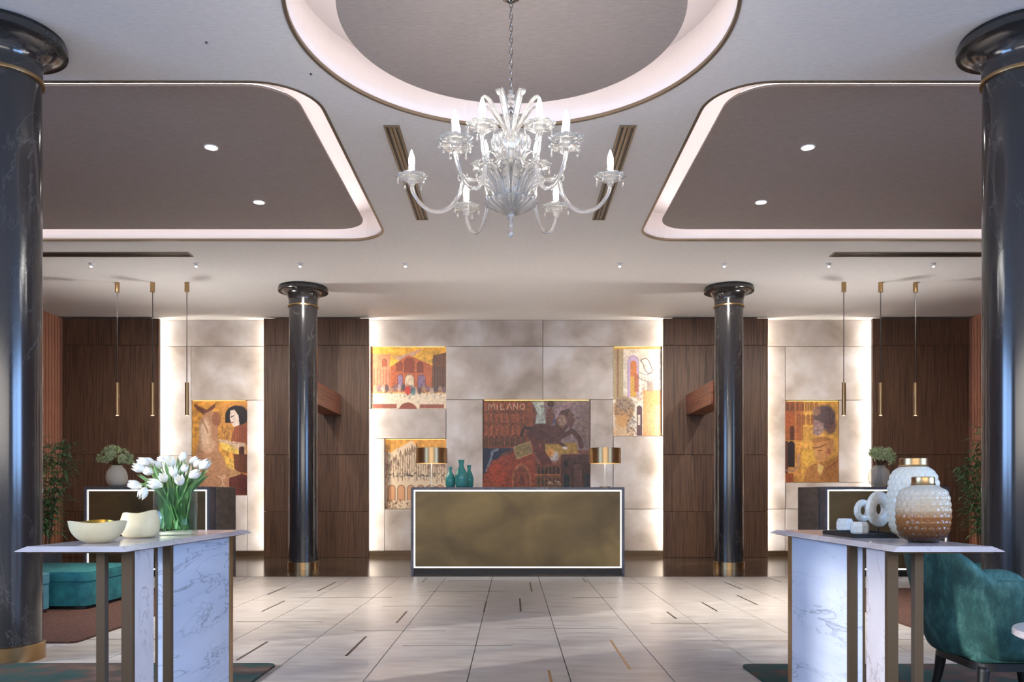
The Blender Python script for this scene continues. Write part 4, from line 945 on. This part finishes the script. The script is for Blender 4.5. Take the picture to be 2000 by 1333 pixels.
ring_sculpt(1685, 998, 3.67, .050, .022, .45, 'small white stone ring on a black stand, left of the bigger ring')
ring_sculpt(1716, 995, 3.56, .079, .026, .52, 'large white stone ring on a black stand, beside the tall jar')
# flower vases on the side desks
def desk_vase(px, py0, py1, w_, desk_y, fx0, fx1, fy0, fy1, label, m):
    s = F/desk_y; x = (px-VX)/s; z0 = 1.1405
    root = empty('flower_vase', (x, desk_y, z0), 0, label, 'vase'); h = (py1-py0)/s; r = w_/2/s
    h = max(h, r*1.7)
    P = spline([(r*.35, 0, 0), (r*.8, 0, h*.12), (r, 0, h*.42), (r*.85, 0, h*.75), (r*.5, 0, h*.95), (r*.55, 0, h)], 4)
    MB().lathe([(0, 0)]+[(v.x, v.z) for v in P]+[(v.x-.005, max(v.z, .005)) for v in P[::-1]]+[(0, .005)], 40).build('vase_body', M[m], root, smooth=True)
    cx = ((fx0+fx1)/2-VX)/s-x; fz0 = CZ+(VY-fy1)/s-z0; fz1 = CZ+(VY-fy0)/s-z0; rw = (fx1-fx0)/2/s
    b = MB(); g = MB()
    for k in range(34):
        a = random.uniform(0, 2*PI); q = math.sqrt(random.random()); tx, ty = cx+rw*.85*q*math.cos(a), rw*.8*q*math.sin(a)
        tz = fz0+(fz1-fz0)*(.25+.75*math.sqrt(max(0, 1-q*q))*random.uniform(.6, 1.0))
        g.tube(spline([(random.uniform(-.5, .5)*r*.8, random.uniform(-.5, .5)*r*.8, .02), (tx*.15, ty*.15, h*.9), (tx*.6, ty*.6, (h+tz)/2), (tx, ty, tz)], 3), .0028, 5)
        for j_ in range(70):
            v = Vector((random.gauss(0, 1), random.gauss(0, 1), random.gauss(0, .8))).normalized()*random.uniform(.2, 1)*.058
            c = Vector((tx, ty, tz))+v; e = .015
            d1 = Vector((random.gauss(0, 1), random.gauss(0, 1), random.gauss(0, 1))).normalized(); d2 = d1.cross(Vector((random.gauss(0, 1), random.gauss(0, 1), .4))).normalized()
            b.quad(c-d1*e, c-d2*e*.6, c+d1*e, c+d2*e*.6)
    g.build('stems', M['twig'], root)
    o = b.build('blossoms', M['leaf_pale'], root); o['kind'] = 'stuff'
desk_vase(228, 908, 950, 40, 10.75, 192, 258, 874, 914, 'round milky vase of pale green blossoms on the left desk', 'glass_cream')
desk_vase(1717, 908, 950, 42, 10.75, 1684, 1750, 874, 914, 'round clear vase of green blossoms on the right desk', 'glass')
# tall plants beyond the near columns
def tall_plant(x, y, label, lean):
    root = empty('potted_plant', (x, y, .0), 0, label, 'plant')
    MB().lathe([(0, .001), (.16, .001), (.2, .2), (.21, .42), (.2, .42), (.19, .4), (0, .4)], 32).build('pot', M['pot'], root, smooth=True, flat_angle=40)
    MB().lathe([(0, .401), (.188, .401)], 24).build('soil', M['soil'], root)
    st = MB(); lf = MB()
    for k in range(11):
        a = 2*PI*k/11; tx, ty = lean*.06+.20*math.cos(a)*random.uniform(.4, 1.4), .2*math.sin(a); tz = random.uniform(1.25, 1.85)
        P = spline([(.08*math.cos(a), .08*math.sin(a), .39), (tx*.5, ty*.5, .9), (tx, ty, tz)], 8); st.tube(P, [.006-.004*i/len(P) for i in range(len(P))], 5)
        for i in range(4, len(P)):
            for q in range(7):
                c = P[i]; an = random.uniform(0, 2*PI); ln = random.uniform(.07, .17); dr = Vector((math.cos(an), math.sin(an), random.uniform(-.35, .45)))
                if random.random() < .3: c = c+dr*.09
                leaf_blade(lf, [c, c+dr*ln*.5+Vector((0, 0, .012)), c+dr*ln+Vector((0, 0, -.02))], random.uniform(.009, .015), Vector((0, 0, 1)))
    st.build('stems', M['twig'], root)
    o = lf.build('foliage', M['leaf'], root); o['kind'] = 'stuff'
tall_plant(-5.38, 9.3, 'tall leafy plant beyond the left near column', 1)
tall_plant(5.42, 9.3, 'tall leafy plant beyond the right near column', -1)
# ------------------------------------------------------------------ armchair
def armchair(x, y, rz, label):
    root = empty('armchair', (x, y, .0145), rz, label, 'armchair')
    # plan path from front of near arm round the back to the front of the far arm; chair faces +x
    path = []
    for t in np.linspace(.30, -.06, 9): path.append((t, -.29, 0))
    for a in np.linspace(-PI/2, -3*PI/2, 25)[1:-1]: path.append((-.06+.25*math.cos(a), .29*math.sin(a), 1))
    for t in np.linspace(-.06, .30, 9): path.append((t, .29, 0))
    n = len(path); rows = []
    zb = .27
    b = MB()
    for i, (px, py, _) in enumerate(path):
        p0 = Vector(path[max(i-1, 0)][:2]); p1 = Vector(path[min(i+1, n-1)][:2]); tg = (p1-p0).normalized(); nr = Vector((tg.y, -tg.x)) if True else None
        if nr.dot(Vector((px+.02, py))) < 0: nr = -nr
        ub = max(0, min(1, (-.16-px)/.10)); ub = ub*ub*(3-2*ub); fr = max(0, (px-.18)/.12)
        top = .645+.135*ub-.05*fr**2
        th = .085-.02*ub
        row = []
        def pt(off, z):
            k = (z-zb)/(.78-zb); flare = -.055*max(0, 1-k)**1.6; sc = 1
            q = Vector((px, py))+nr*(off+flare*(1 if off > -.2 else 1)+.03*ub*k); return (q.x-(.035*ub*k), q.y, z)
        for off, z in ((.04, zb), (.045, zb+.1), (.045, (zb+top)/2), (.045, top-.06), (.04, top-.02), (.022, top-.003), (.0, top+.003), (-.022, top-.003), (.04-th, top-.025), (.035-th, top-.08), (.03-th, .45), (.03-th, zb)): row.append(b.bm.verts.new(pt(off, z)))
        rows.append(row)
    m_ = len(rows[0])
    for A, B_ in zip(rows, rows[1:]):
        for k in range(m_): b.bm.faces.new((A[k], A[(k+1) % m_], B_[(k+1) % m_], B_[k]))
    b.bm.faces.new(rows[0]); b.bm.faces.new(rows[-1][::-1])
    b.build('shell', M['velvet'], root, smooth=True, sub=2)
    MB().box(-.23, .31, -.235, .235, .33, .44, .035, 3).build('seat_cushion', M['velvet'], root, smooth=True)
    MB().box(-.22, .29, -.235, .235, .262, .328, .02, 2).build('seat_base', M['velvet'], root, smooth=True)
    MB().prism(rrect(-.21, .27, -.225, .225, .08), .225, .2615).build('leg_frame', M['blackwood'], root)
    for sx, sy in ((-1, -1), (1, -1), (1, 1), (-1, 1)):
        x0 = .22 if sx > 0 else -.17
        P = [(x0, sy*.19, .24), (x0+sx*.015, sy*.2, .12), (x0+sx*.04, sy*.215, 0)]
        MB().tube(spline(P, 4), [.028-.014*i/8 for i in range(9)], 12).build('leg', M['blackwood'], root, smooth=True)
armchair(2.335, 3.92, -.02, 'teal velvet armchair with black legs at the right edge')
st = empty('side_table', (2.27, 3.13, .0145), 0, 'small round table with white marble top, before the armchair', 'table')
MB().lathe([(0, .47), (.292, .47), (.3, .476), (.3, .494), (.296, .5), (0, .5)], 72).build('table_top', M['marble_top'], st, smooth=True, flat_angle=30)
MB().lathe([(0, .012), (.02, .012), (.02, .469), (0, .469)], 20).build('pedestal', M['brass'], st, smooth=True, flat_angle=30)
MB().lathe([(0, 0), (.18, 0), (.18, .01), (0, .012)], 48).build('foot', M['brass'], st)
